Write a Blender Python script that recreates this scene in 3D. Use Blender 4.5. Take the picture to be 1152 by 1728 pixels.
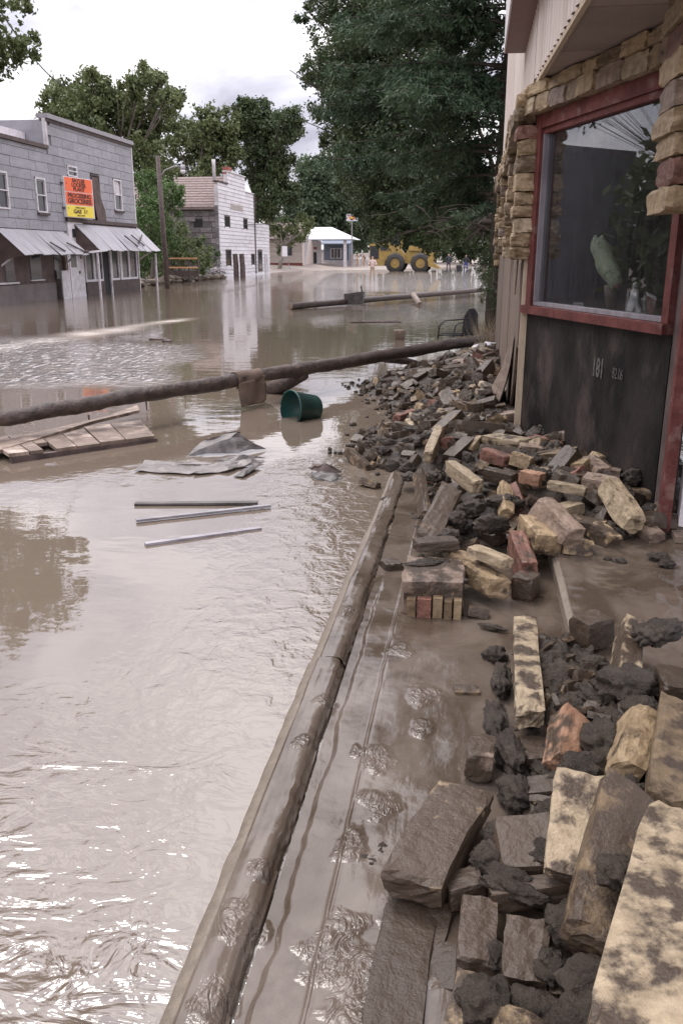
import bpy, bmesh, math, random
import numpy as np
from mathutils import Vector, Matrix, noise

# ------------------------------------------------------------------ scene, camera, world, sun
S = bpy.context.scene
for o in list(bpy.data.objects): bpy.data.objects.remove(o)
C = S.collection
R = math.radians
CAMZ = 1.6
PITCH, YAW = R(16.98), R(8.78)
cam = bpy.data.cameras.new('camera'); camo = bpy.data.objects.new('camera', cam); C.objects.link(camo)
camo.location = (0, 0, CAMZ); camo.rotation_euler = (R(90) - PITCH, 0, YAW)
cam.sensor_fit = 'VERTICAL'; cam.sensor_height = 36; cam.sensor_width = 24; cam.lens = 29.54
cam.clip_start = 0.05; cam.clip_end = 2000
S.camera = camo
S.view_settings.view_transform = 'Standard'; S.view_settings.look = 'None'
S.view_settings.gamma = 1; S.view_settings.exposure = 0.3; S.view_settings.use_curve_mapping = False
SUN_EL, SUN_AZ = R(62), R(-40)          # azimuth from the street axis (+Y), negative to the left
w = bpy.data.worlds.new('World'); S.world = w; w.use_nodes = True
nt = w.node_tree; nt.nodes.clear()
def wn(t, **k):
    n = nt.nodes.new(t)
    for a, b in k.items(): setattr(n, a, b)
    return n
L_ = nt.links.new
out = wn('ShaderNodeOutputWorld'); bg = wn('ShaderNodeBackground'); bg2 = wn('ShaderNodeBackground')
sky = wn('ShaderNodeTexSky', sky_type='NISHITA', sun_disc=False)
sky.sun_elevation = SUN_EL; sky.sun_rotation = SUN_AZ
L_(sky.outputs[0], bg.inputs[0]); bg.inputs[1].default_value = 0.12
tc = wn('ShaderNodeTexCoord'); sp = wn('ShaderNodeSeparateXYZ'); L_(tc.outputs['Generated'], sp.inputs[0])
zc = wn('ShaderNodeMath', operation='MAXIMUM'); L_(sp.outputs[2], zc.inputs[0]); zc.inputs[1].default_value = 0.0
zd = wn('ShaderNodeMath', operation='ADD'); L_(zc.outputs[0], zd.inputs[0]); zd.inputs[1].default_value = 0.22
dv = wn('ShaderNodeVectorMath', operation='DIVIDE'); L_(tc.outputs['Generated'], dv.inputs[0])
cb = wn('ShaderNodeCombineXYZ')
for i in range(3): L_(zd.outputs[0], cb.inputs[i])
L_(cb.outputs[0], dv.inputs[1])
n1 = wn('ShaderNodeTexNoise'); n1.inputs['Scale'].default_value = 1.7; n1.inputs['Detail'].default_value = 7; n1.inputs['Roughness'].default_value = 0.52
n1.inputs['Distortion'].default_value = 0.35
L_(dv.outputs[0], n1.inputs['Vector'])
cr = wn('ShaderNodeValToRGB'); L_(n1.outputs['Fac'], cr.inputs[0])
e = cr.color_ramp.elements
e[0].position = 0.36; e[0].color = (0.40, 0.39, 0.47, 1); e[1].position = 0.62; e[1].color = (1.06, 1.01, 1.03, 1)
e2 = cr.color_ramp.elements.new(0.46); e2.color = (0.62, 0.605, 0.68, 1)
bri = wn('ShaderNodeMath', operation='MULTIPLY_ADD'); L_(zc.outputs[0], bri.inputs[0]); bri.inputs[1].default_value = 3.2; bri.inputs[2].default_value = 0.80
L_(cr.outputs[0], bg2.inputs[0]); L_(bri.outputs[0], bg2.inputs[1])
mx = wn('ShaderNodeMixShader'); mx.inputs[0].default_value = 0.93
L_(bg.outputs[0], mx.inputs[1]); L_(bg2.outputs[0], mx.inputs[2]); L_(mx.outputs[0], out.inputs[0])
sl = bpy.data.lights.new('sun', 'SUN'); sl.energy = 1.5; sl.angle = R(20); sl.color = (1.0, 0.95, 0.88)
so = bpy.data.objects.new('sun', sl); C.objects.link(so)
sd = Vector((math.sin(SUN_AZ) * math.cos(SUN_EL), math.cos(SUN_AZ) * math.cos(SUN_EL), math.sin(SUN_EL)))
so.rotation_euler = sd.to_track_quat('Z', 'Y').to_euler(); so.location = (0, 0, 40)

# ------------------------------------------------------------------ measuring helpers (surveyed photo points -> metres in the street's frame)
F_ = 1418.0
fw = Vector((-math.sin(YAW) * math.cos(PITCH), math.cos(YAW) * math.cos(PITCH), -math.sin(PITCH)))
rt = Vector((math.cos(YAW), math.sin(YAW), 0)); up = rt.cross(fw)
def ray(x, y): return fw + rt * ((x - 576) / F_) + up * ((864 - y) / F_)
def G(x, y, z=0.0):
    r = ray(x, y); t = (z - CAMZ) / r.z; return Vector((r.x * t, r.y * t, z))
def D(x, y, Y):
    r = ray(x, y); t = Y / r.y; return Vector((r.x * t, Y, CAMZ + r.z * t))
def DX(x, y, X):
    r = ray(x, y); t = X / r.x; return Vector((X, r.y * t, CAMZ + r.z * t))
def MR(x, y, Y):
    r = ray(x, y); t = Y / r.y; return Vector((r.x * t, Y, -(CAMZ + r.z * t)))
RNG = random.Random(7)
def fn(x, y, z=0.0, s=1.0): return noise.noise(Vector((x * s, y * s, z * s)))
def sst(a, b, x):
    t = min(1, max(0, (x - a) / (b - a))); return t * t * (3 - 2 * t)

# ------------------------------------------------------------------ materials
MATS = {}
def mat(name, c1, c2=None, rough=0.7, scale=6.0, bump=0.3, bscale=None, dist=0.01, spec=0.5, rnd=0.12, metal=0.0,
        lo=0.35, hi=0.65, stretch=None, world=False, edge=0, c3=None, c3t=(0.6, 0.66), c3scale=2.0, r3=None, detail=6, coat=0.0, rnoise=0.0, trans=0.0):
    if name in MATS: return MATS[name]
    m = bpy.data.materials.new(name); m.use_nodes = True; t = m.node_tree; N = t.nodes; K = t.links.new
    b = N['Principled BSDF']; b.inputs['Roughness'].default_value = rough; b.inputs['Metallic'].default_value = metal
    b.inputs['Specular IOR Level'].default_value = spec
    if coat: b.inputs['Coat Weight'].default_value = coat; b.inputs['Coat Roughness'].default_value = 0.08
    tcn = N.new('ShaderNodeTexCoord'); mp = N.new('ShaderNodeMapping'); oi = N.new('ShaderNodeObjectInfo')
    K(tcn.outputs['Object'], mp.inputs[0])
    if world: gw = N.new('ShaderNodeNewGeometry'); K(gw.outputs['Position'], mp.inputs[0])
    if stretch: mp.inputs['Scale'].default_value = stretch
    add = N.new('ShaderNodeVectorMath'); add.operation = 'ADD'; sc = N.new('ShaderNodeVectorMath'); sc.operation = 'SCALE'
    cbn = N.new('ShaderNodeCombineXYZ')
    for i in range(3): K(oi.outputs['Random'], cbn.inputs[i])
    K(cbn.outputs[0], sc.inputs[0]); sc.inputs['Scale'].default_value = 13.7
    K(mp.outputs[0], add.inputs[0]); K(sc.outputs[0], add.inputs[1])
    nz = N.new('ShaderNodeTexNoise'); nz.inputs['Scale'].default_value = scale; nz.inputs['Detail'].default_value = detail; nz.inputs['Roughness'].default_value = 0.62
    K(add.outputs[0], nz.inputs['Vector'])
    rp = N.new('ShaderNodeMapRange'); rp.inputs['From Min'].default_value = lo; rp.inputs['From Max'].default_value = hi; K(nz.outputs['Fac'], rp.inputs[0])
    mixc = N.new('ShaderNodeMix'); mixc.data_type = 'RGBA'
    mixc.inputs[6].default_value = (*c1, 1); mixc.inputs[7].default_value = (*(c2 or c1), 1); K(rp.outputs[0], mixc.inputs[0])
    col = mixc.outputs[2]; rsock = None
    if c3:
        n3 = N.new('ShaderNodeTexNoise'); n3.inputs['Scale'].default_value = c3scale; n3.inputs['Detail'].default_value = 7; n3.inputs['Roughness'].default_value = 0.6
        K(add.outputs[0], n3.inputs['Vector'])
        r3n = N.new('ShaderNodeMapRange'); r3n.inputs['From Min'].default_value = c3t[0]; r3n.inputs['From Max'].default_value = c3t[1]; 
        if edge:
            gp = N.new('ShaderNodeNewGeometry'); ea = N.new('ShaderNodeMath'); ea.operation = 'MULTIPLY_ADD'; K(gp.outputs['Pointiness'], ea.inputs[0]); ea.inputs[1].default_value = -edge; ea.inputs[2].default_value = edge * .53
            ec = N.new('ShaderNodeMath'); ec.operation = 'ADD'; K(ea.outputs[0], ec.inputs[0]); K(n3.outputs['Fac'], ec.inputs[1]); K(ec.outputs[0], r3n.inputs[0])
        else: K(n3.outputs['Fac'], r3n.inputs[0])
        m3 = N.new('ShaderNodeMix'); m3.data_type = 'RGBA'; K(r3n.outputs[0], m3.inputs[0]); K(col, m3.inputs[6]); m3.inputs[7].default_value = (*c3, 1)
        col = m3.outputs[2]
        if r3 is not None:
            rr = N.new('ShaderNodeMapRange'); K(r3n.outputs[0], rr.inputs[0]); rr.inputs['To Min'].default_value = rough; rr.inputs['To Max'].default_value = r3
            K(rr.outputs[0], b.inputs['Roughness']); rsock = 1
    if rnd:
        hv = N.new('ShaderNodeHueSaturation'); mr = N.new('ShaderNodeMapRange'); K(oi.outputs['Random'], mr.inputs[0])
        mr.inputs['To Min'].default_value = 1 - rnd; mr.inputs['To Max'].default_value = 1 + rnd
        K(mr.outputs[0], hv.inputs['Value']); K(col, hv.inputs['Color']); col = hv.outputs[0]
    K(col, b.inputs['Base Color'])
    if rnoise and not rsock:
        rr = N.new('ShaderNodeMapRange'); K(nz.outputs['Fac'], rr.inputs[0]); rr.inputs['From Min'].default_value = 0.3; rr.inputs['From Max'].default_value = 0.7
        rr.inputs['To Min'].default_value = max(0.03, rough - rnoise); rr.inputs['To Max'].default_value = rough + rnoise; K(rr.outputs[0], b.inputs['Roughness'])
    if bump:
        nb = N.new('ShaderNodeTexNoise'); nb.inputs['Scale'].default_value = bscale or scale * 4; nb.inputs['Detail'].default_value = 6; nb.inputs['Roughness'].default_value = 0.65
        K(add.outputs[0], nb.inputs['Vector'])
        bp = N.new('ShaderNodeBump'); bp.inputs['Strength'].default_value = bump; bp.inputs['Distance'].default_value = dist
        K(nb.outputs['Fac'], bp.inputs['Height']); K(bp.outputs[0], b.inputs['Normal'])
    MATS[name] = m; return m

def leafmat(name, c1, c2, rough=0.5):
    if name in MATS: return MATS[name]
    m = mat(name, c1, c2, rough=rough, scale=0.9, bump=0, rnd=0.05, lo=0.38, hi=0.62, spec=0.3)
    t = m.node_tree; N = t.nodes; b = N['Principled BSDF']; o = N['Material Output']
    tr = N.new('ShaderNodeBsdfTranslucent'); mx_ = N.new('ShaderNodeMixShader'); mx_.inputs[0].default_value = 0.25
    src = b.inputs['Base Color'].links[0].from_socket; t.links.new(src, tr.inputs[0])
    t.links.new(b.outputs[0], mx_.inputs[1]); t.links.new(tr.outputs[0], mx_.inputs[2]); t.links.new(mx_.outputs[0], o.inputs[0])
    return m

STT = {'tan': ((.30, .21, .12), (.42, .31, .185)), 'pale': ((.34, .26, .165), (.46, .365, .245)), 'red': ((.17, .072, .050), (.24, .115, .082)),
       'brown': ((.16, .108, .062), (.24, .17, .10)), 'mauve': ((.23, .16, .12), (.31, .23, .175)), 'orange': ((.33, .17, .10), (.40, .24, .15))}
def stone(t, mud=0.3):
    th = 0.74 - 0.5 * mud
    c = STT[t]
    m = mat(f'stone_{t}_{int(mud * 10)}', tuple(v * .62 for v in c[0]), tuple(v * .86 for v in c[1]), rough=0.55, scale=18, bump=0.9, bscale=26, dist=0.014 if mud < .7 else .010, rnd=0.16, edge=.9, world=True,
            c3=(.060, .042, .029), c3t=(th - 0.08, th + 0.03), c3scale=13.0, r3=0.40, spec=.38, detail=8)
    return m
M = {}
M['mud'] = mat('dark_mud', (.032, .025, .019), (.070, .054, .041), rough=0.34, spec=.32, scale=12, bump=1.0, bscale=60, dist=0.02, rnoise=.14, rnd=.1, world=True)
M['wetmud'] = mat('wet_mud', (.060, .046, .034), (.10, .078, .058), rough=0.25, scale=6, bump=0.6, bscale=22, dist=0.012, rnoise=.1)
M['bark'] = mat('log_bark', (.030, .020, .016), (.095, .064, .052), rough=0.55, scale=9, bump=0.9, bscale=20, dist=0.03, stretch=(1, 1, 1), rnd=.1)
M['wood'] = mat('old_wood', (.12, .085, .065), (.24, .18, .14), rough=0.65, scale=8, bump=0.6, bscale=30, c3=(.42, .34, .28), c3t=(.55, .68), c3scale=4)
M['ply'] = mat('dirty_plywood', (.115, .082, .062), (.20, .145, .11), rough=0.7, scale=5, bump=0.5, bscale=25, stretch=(6, 6, .7), c3=(.05, .036, .03), c3t=(.5, .7), c3scale=1.4)
M['blackply'] = mat('tarred_panel', (.007, .006, .006), (.030, .024, .022), rough=0.6, scale=3.0, bump=0.5, bscale=40, c3=(.085, .066, .058), c3t=(.54, .74), c3scale=3.2, spec=.25, stretch=(1, 1, .55), lo=.4, hi=.6)
M['stud'] = mat('raw_stud', (.40, .31, .22), (.52, .42, .31), rough=0.7, scale=9, bump=0.4, stretch=(8, 8, 1))
M['redp'] = mat('red_paint', (.085, .022, .019), (.155, .048, .042), rough=0.6, scale=8, bump=0.5, bscale=40, c3=(.20, .12, .105), c3t=(.56, .68), c3scale=6, spec=.3)
M['maroon'] = mat('maroon_paint', (.10, .04, .042), (.13, .055, .055), rough=0.5, scale=4, bump=0.1)
M['cream'] = mat('cream_siding', (.50, .43, .38), (.62, .54, .49), rough=0.5, scale=2, bump=0.1, stretch=(4, 4, .5))
M['offw'] = mat('weathered_white', (.50, .47, .48), (.66, .63, .65), rough=0.6, scale=5, bump=0.3, c3=(.25, .20, .17), c3t=(.60, .75), c3scale=2)
M['white'] = mat('white_paint', (.54, .52, .54), (.66, .64, .66), rough=0.55, scale=1.3, bump=0.2, c3=(.42, .37, .36), c3t=(.55, .75), c3scale=.9, rnd=.06)
M['soffit'] = mat('soffit_boards', (.24, .19, .165), (.30, .24, .21), rough=0.6, scale=3, bump=0.2)
M['gpanel'] = mat('grey_siding', (.25, .245, .265), (.31, .302, .328), rough=0.65, scale=2.0, bump=0.3, rnd=.10, c3=(.20, .165, .17), c3t=(.6, .78), c3scale=1.6)
M['awn'] = mat('awning_sheet_metal', (.24, .23, .245), (.34, .33, .345), rough=.5, scale=2, bump=.2, stretch=(1, 5, 1), c3=(.28, .19, .15), c3t=(.60, .72), c3scale=1.2)
M['dkwood'] = mat('dark_weathered_wood', (.045, .030, .028), (.10, .07, .062), rough=0.7, scale=6, bump=0.5)
M['brownwall'] = mat('brown_wall', (.055, .035, .030), (.11, .075, .065), rough=0.7, scale=2.5, bump=0.3)
M['galv'] = mat('galvanised_sheet', (.20, .185, .20), (.33, .31, .33), rough=0.48, scale=3, bump=0.2, metal=.1, stretch=(1, 5, 1), c3=(.30, .20, .15), c3t=(.62, .75), c3scale=1.2)
M['galvdark'] = mat('dirty_sheet_metal', (.045, .038, .036), (.13, .115, .11), rough=0.45, scale=5, bump=0.4, metal=.15)
M['galvm'] = mat('muddy_tin', (.10, .085, .075), (.19, .17, .16), rough=0.4, scale=6, bump=0.3, metal=.2)
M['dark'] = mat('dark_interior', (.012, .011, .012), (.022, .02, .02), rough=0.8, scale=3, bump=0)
M['shingle'] = mat('brown_shingle', (.15, .11, .10), (.24, .185, .17), rough=0.85, scale=5, bump=0.5, bscale=12, dist=.04)
M['block'] = mat('stone_block', (.11, .095, .095), (.20, .18, .18), rough=0.8, scale=2.5, bump=0.5, rnd=.35)
M['concrete'] = mat('wet_concrete', (.16, .13, .10), (.22, .18, .14), rough=0.45, scale=30, bump=0.8, bscale=160, dist=.004)
M['green'] = mat('green_plastic', (.006, .036, .030), (.010, .050, .042), rough=0.35, scale=5, bump=0.1, rnd=0, c3=(.10, .075, .055), c3t=(.66, .75), c3scale=5)
M['matt'] = mat('muddy_carpet', (.095, .064, .048), (.15, .105, .08), rough=0.85, scale=6, bump=0.8, bscale=90, dist=.006)
M['yellow'] = mat('loader_yellow', (.24, .155, .035), (.33, .22, .06), rough=0.45, scale=2, bump=0, c3=(.20, .14, .07), c3t=(.55, .7), c3scale=1.2)
M['black'] = mat('black_rubber', (.015, .014, .014), (.035, .032, .03), rough=0.6, scale=5, bump=0.1)
M['blackmetal'] = mat('black_metal', (.014, .014, .016), (.025, .025, .028), rough=0.35, scale=9, bump=0)
M['skin'] = mat('skin', (.42, .25, .18), rough=.6, bump=0)
M['khaki'] = mat('khaki_cloth', (.30, .22, .15), (.36, .28, .2), rough=.8, bump=.1)
M['pinkcloth'] = mat('pale_shirt', (.50, .38, .36), (.56, .45, .42), rough=.8, bump=.1)
M['darkcloth'] = mat('dark_cloth', (.02, .02, .028), (.04, .04, .05), rough=.8, bump=.1)
M['bluecloth'] = mat('blue_cloth', (.03, .05, .22), rough=.8, bump=.1)
M['orangep'] = mat('orange_sign', (.80, .12, .03), (.85, .16, .05), rough=.4, bump=0, rnd=0)
M['yellowp'] = mat('yellow_sign', (.78, .60, .04), (.80, .66, .10), rough=.4, bump=0, rnd=0)
M['letter'] = mat('sign_letter', (.05, .012, .01), rough=.5, bump=0, rnd=0)
M['letterw'] = mat('chalk_letter', (.13, .118, .112), (.05, .045, .045), rough=.7, scale=40, bump=0, rnd=0)
M['brass'] = mat('rusty_wood_rail', (.45, .22, .10), (.55, .30, .15), rough=.7, bump=.2)
M['soil'] = mat('bank_soil', (.085, .065, .05), (.15, .12, .09), rough=.8, scale=1.5, bump=.6, bscale=6, dist=.08)
M['grav'] = mat('far_gravel', (.20, .165, .14), (.27, .23, .20), rough=.8, scale=.4, bump=.3)
M['tarp'] = mat('white_plastic', (.55, .54, .58), (.68, .67, .7), rough=.3, scale=8, bump=.5, bscale=12, dist=.03)
M['glassdk'] = mat('dark_glass', (.03, .032, .038), (.05, .05, .055), rough=.08, scale=1, bump=0, spec=.8)
M['blue'] = mat('blue_grey_paint', (.12, .145, .19), (.15, .175, .225), rough=.6, bump=.1)
M['brickred'] = mat('brick_red', (.20, .055, .04), (.26, .09, .07), rough=.8, bump=.2)
M['bark2'] = mat('tree_bark', (.10, .085, .07), (.19, .16, .14), rough=.85, scale=4, bump=.5)
M['barkdk'] = mat('spruce_bark', (.05, .038, .03), (.09, .07, .055), rough=.85, scale=4, bump=.5)
M['floral'] = mat('floral_cloth', (.34, .38, .26), (.42, .46, .32), rough=.8, scale=5, bump=.2, c3=(.14, .17, .10), c3t=(.56, .6), c3scale=26, rnd=0)
LEAF = {'cotton': leafmat('leaf_cotton', (.080, .106, .042), (.155, .182, .078)), 'bush': leafmat('leaf_bush', (.065, .115, .036), (.115, .175, .062)),
        'darkl': leafmat('leaf_dark', (.040, .062, .028), (.088, .120, .052)), 'spruce': leafmat('needle_spruce', (.034, .060, .032), (.076, .114, .060), .6),
        'far': leafmat('leaf_far', (.070, .105, .060), (.110, .150, .085))}

# ------------------------------------------------------------------ object helpers
ORG = {}
def meta(o, label=None, cat=None, group=None, kind=None):
    if label: o['label'] = label
    if cat: o['category'] = cat
    if group: o['group'] = group
    if kind: o['kind'] = kind
    return o
def thing(name, loc, label, cat, group=None):
    o = bpy.data.objects.new(name, None); o.location = loc; o.empty_display_size = .2; C.objects.link(o); ORG[o.name] = Vector(loc)
    return meta(o, label, cat, group)
def link(name, me, parent=None, loc=None):
    o = bpy.data.objects.new(name, me); C.objects.link(o)
    if parent is not None: o.parent = parent; ORG[o.name] = ORG[parent.name]
    if loc is not None: o.location = loc
    return o
def npmesh(name, V, Fq, mats, smooth=False, midx=None):
    V = np.asarray(V, dtype=np.float32).reshape(-1, 3); Fq = np.asarray(Fq, dtype=np.int32); n, k = Fq.shape
    me = bpy.data.meshes.new(name); me.vertices.add(len(V)); me.vertices.foreach_set('co', V.ravel())
    me.loops.add(n * k); me.loops.foreach_set('vertex_index', Fq.ravel())
    me.polygons.add(n); me.polygons.foreach_set('loop_start', np.arange(n, dtype=np.int32) * k)
    if midx is not None: me.polygons.foreach_set('material_index', np.asarray(midx, dtype=np.int32))
    me.polygons.foreach_set('use_smooth', np.full(n, smooth))
    for m in (mats if isinstance(mats, (list, tuple)) else [mats]): me.materials.append(m)
    me.update(calc_edges=True); me.validate(); return me
class MB:
    def __init__(s): s.v = []; s.f = []
    def add(s, vs, fs):
        b = len(s.v); s.v += [tuple(v) for v in vs]; s.f += [tuple(i + b for i in f) for f in fs]; return s
    def box(s, a, b):
        x0, y0, z0 = (min(a[i], b[i]) for i in range(3)); x1, y1, z1 = (max(a[i], b[i]) for i in range(3))
        return s.add([(x0, y0, z0), (x1, y0, z0), (x1, y1, z0), (x0, y1, z0), (x0, y0, z1), (x1, y0, z1), (x1, y1, z1), (x0, y1, z1)],
                     [(0, 3, 2, 1), (4, 5, 6, 7), (0, 1, 5, 4), (1, 2, 6, 5), (2, 3, 7, 6), (3, 0, 4, 7)])
    def beam(s, p, q, wd, ht, upv=(0, 0, 1)):
        p, q = Vector(p), Vector(q); d = (q - p).normalized(); u = Vector(upv)
        sx = d.cross(u)
        if sx.length < 1e-4: sx = Vector((1, 0, 0))
        sx.normalize(); u = sx.cross(d).normalized(); a, b = sx * wd / 2, u * ht / 2
        vs = [p - a - b, p + a - b, p + a + b, p - a + b, q - a - b, q + a - b, q + a + b, q - a + b]
        return s.add(vs, [(0, 1, 2, 3), (7, 6, 5, 4), (0, 4, 5, 1), (1, 5, 6, 2), (2, 6, 7, 3), (3, 7, 4, 0)])
    def tube(s, pts, rad, n=8, rough=0.0, seed=0):
        pts = [Vector(p) for p in pts]; rr = rad if isinstance(rad, (list, tuple)) else [rad] * len(pts); b = len(s.v); ref = None
        for i, p in enumerate(pts):
            d = (pts[min(i + 1, len(pts) - 1)] - pts[max(i - 1, 0)]).normalized()
            if ref is None: ref = Vector((0, 0, 1)) if abs(d.z) < .9 else Vector((1, 0, 0))
            a = d.cross(ref).normalized(); c = a.cross(d).normalized(); ref = c
            for k in range(n):
                th = 2 * math.pi * k / n
                r = rr[i] * (1 + rough * fn(i * .7 + seed, math.cos(th) * 1.5, math.sin(th) * 1.5))
                s.v.append(tuple(p + a * r * math.cos(th) + c * r * math.sin(th)))
        for i in range(len(pts) - 1):
            for k in range(n):
                k2 = (k + 1) % n; s.f.append((b + i * n + k, b + i * n + k2, b + (i + 1) * n + k2, b + (i + 1) * n + k))
        s.f.append(tuple(b + k for k in range(n))[::-1]); e0 = b + (len(pts) - 1) * n; s.f.append(tuple(e0 + k for k in range(n)))
        return s
    def prism(s, poly, off):
        n = len(poly); off = Vector(off); vs = [Vector(p) for p in poly]; vs += [p + off for p in vs]
        return s.add(vs, [tuple(range(n))[::-1], tuple(range(n, 2 * n))] + [(i, (i + 1) % n, (i + 1) % n + n, i + n) for i in range(n)])
    def quad(s, a, b, c, d): return s.add([a, b, c, d], [(0, 1, 2, 3)])
    def build(s, name, m, parent=None, smooth=False, at=None):
        o0 = ORG[parent.name] if parent is not None else (Vector(at) if at is not None else Vector((0, 0, 0)))
        me = bpy.data.meshes.new(name); me.from_pydata([(v[0] - o0.x, v[1] - o0.y, v[2] - o0.z) for v in s.v], [], s.f)
        me.materials.append(m); me.update()
        bm = bmesh.new(); bm.from_mesh(me); bmesh.ops.recalc_face_normals(bm, faces=bm.faces); bm.to_mesh(me); bm.free()
        if smooth: me.polygons.foreach_set('use_smooth', [True] * len(me.polygons))
        o = link(name, me, parent)
        if parent is None: o.location = o0; ORG[o.name] = o0
        return o
def box(name, a, b, m, parent=None): return MB().box(a, b).build(name, m, parent)
def grid(xs, ys, fz):
    X, Y = np.meshgrid(xs, ys); Z = np.vectorize(fz)(X, Y) if callable(fz) else fz
    V = np.stack([X.ravel(), Y.ravel(), Z.ravel()], 1); nx, ny = len(xs), len(ys)
    i = np.arange(nx - 1)[None, :] + np.arange(ny - 1)[:, None] * nx; i = i.ravel()
    return V, np.stack([i, i + 1, i + nx + 1, i + nx], 1)
def text(name, s, size, mtx, m, parent, ext=.002):
    cu = bpy.data.curves.new(name, 'FONT'); cu.body = s; cu.size = size; cu.align_x = 'CENTER'; cu.align_y = 'CENTER'; cu.extrude = ext; cu.offset = size * .035 if size > .15 else 0; cu.materials.append(m)
    o0 = bpy.data.objects.new(name, cu); C.objects.link(o0); me = bpy.data.meshes.new_from_object(o0); bpy.data.objects.remove(o0); bpy.data.curves.remove(cu)
    if not me.materials: me.materials.append(m)
    o = bpy.data.objects.new(name, me); C.objects.link(o); o.parent = parent; o.matrix_local = Matrix.Translation(-ORG[parent.name]) @ mtx; return o

# ------------------------------------------------------------------ TERRAIN
def terr(x, y):
    z = -0.35
    z += 0.55 * sst(-16.3, -21, x) * sst(40.5, 43, y) * (1 - .2 * sst(58, 62, y))
    z += 0.5 * sst(1.0, 3.0, x) * sst(14, 17, y)
    sh = 92 + max(0, x + 13) * 3
    z += 0.62 * sst(sh - 5, sh + 16, y)
    z += 0.6 * sst(-22, -30, x)
    if y > 120: z += (y - 120) * .004
    return z + .07 * fn(x, y, 3, .35) * (1 if (x < -15 or y > 80 or x > 1) else 0)
xs = np.concatenate([np.linspace(-500, -60, 12), np.linspace(-50, 30, 110), np.linspace(40, 400, 10)])
ys = np.concatenate([np.linspace(-60, 5, 8), np.linspace(10, 125, 130), np.linspace(135, 900, 14)])
V, Fq = grid(xs, ys, terr)
cx_ = V[Fq].mean(1); gravm = ((cx_[:, 1] > 78) & (cx_[:, 0] > -26) & (cx_[:, 1] < 200)).astype(int)
o = link('ground', npmesh('ground', V, Fq, [M['soil'], M['grav']], True, gravm)); meta(o, kind='structure')

# ------------------------------------------------------------------ WATER
def nonuni(a, b, n, p=1.0): t = np.linspace(0, 1, n); return a + (b - a) * t ** p
xs = np.concatenate([np.linspace(-120, -20.5, 20), np.linspace(-20, -4, 110), np.linspace(-3.93, 1.5, 130), np.linspace(1.8, 60, 16)])
ys = np.concatenate([np.linspace(-20, 0.4, 8), nonuni(.5, 18, 240, 1.35), np.linspace(18.3, 45, 60), np.linspace(46, 160, 60)])
V, Fq = grid(xs, ys, lambda x, y: 0.0)
me = npmesh('water', V, Fq, [], True)
Xw, Yw = V[:, 0], V[:, 1]
def S_(a, b, x): t = np.clip((x - a) / (b - a), 0, 1); return t * t * (3 - 2 * t)
nzv = np.array([fn(x, y, 0, .55) for x, y in zip(Xw, Yw)]); nz2 = np.array([fn(x, y, 9, 1.6) for x, y in zip(Xw, Yw)])
# riffle of shallow fast water on the left, swirling boil at the near left, chop at the far end
lineR = -3.6 - .25 * (Yw - 11) 
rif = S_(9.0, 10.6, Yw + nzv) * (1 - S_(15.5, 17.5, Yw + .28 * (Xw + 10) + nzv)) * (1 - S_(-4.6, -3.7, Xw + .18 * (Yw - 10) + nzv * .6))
swl = (1 - S_(1.4, 3.3, Yw + nzv * .9 - .25 * Xw)) * (1 - .6 * S_(-.8, -.6, Xw)) * (1 - .75 * S_(-1.6, -2.2, Xw + .3 * nz2))
crb = S_(-1.75, -.8, Xw + .4 * nz2 + .2 * nzv) * S_(2.0, 3.2, Yw) * (1 - S_(6.6, 7.6, Yw))
far = S_(36, 48, Yw + 6 * nzv) * S_(-17, -13, Xw)
rip = np.clip(.012 + .05 * S_(.1, .5, nzv) + 1.6 * rif + .42 * crb + .8 * far + .18 * S_(17, 25, Yw), 0, 2.6)
foam = np.zeros_like(Xw)
pa = [G(-60, 600), G(60, 577), G(190, 557), G(300, 540)]
for i, (wd, am) in enumerate([(.50, .95), (.60, .6), (.22, .9)]):
    sh = [0, .55, -.45][i]
    for a, b in zip(pa[:-1], pa[1:]):
        ab = np.array([b.x - a.x, b.y - a.y]); l2 = (ab ** 2).sum(); px = Xw - a.x; py = Yw - a.y - sh * (1 - .25 * i)
        t = np.clip((px * ab[0] + py * ab[1]) / l2, 0, 1); dd = np.hypot(px - t * ab[0], py - t * ab[1])
        ww = wd * (1.5 if i == 0 else 1.2) * (1 if a is not pa[2] else .6)
        foam = np.maximum(foam, am * np.clip(1.2 - dd / ww, 0, 1) * (0.75 + .5 * nz2))
swl = swl * (.35 + .65 * S_(-.25, .25, nz2))
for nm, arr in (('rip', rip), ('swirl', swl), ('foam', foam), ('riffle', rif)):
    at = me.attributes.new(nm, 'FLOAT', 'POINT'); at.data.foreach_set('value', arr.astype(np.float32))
m = bpy.data.materials.new('flood_water'); m.use_nodes = True; t = m.node_tree; N = t.nodes; K = t.links.new; b = N['Principled BSDF']
def nd(tp, **k):
    n = N.new(tp)
    for a, c in k.items(): setattr(n, a, c)
    return n
def att(nm): a = nd('ShaderNodeAttribute'); a.attribute_name = nm; return a.outputs['Fac']
def mth(op, a, c=None, d=None):
    n = nd('ShaderNodeMath', operation=op)
    for i, s_ in enumerate((a, c, d)):
        if s_ is None: continue
        if isinstance(s_, (int, float)): n.inputs[i].default_value = s_
        else: K(s_, n.inputs[i])
    return n.outputs[0]
geo = nd('ShaderNodeNewGeometry')
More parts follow.
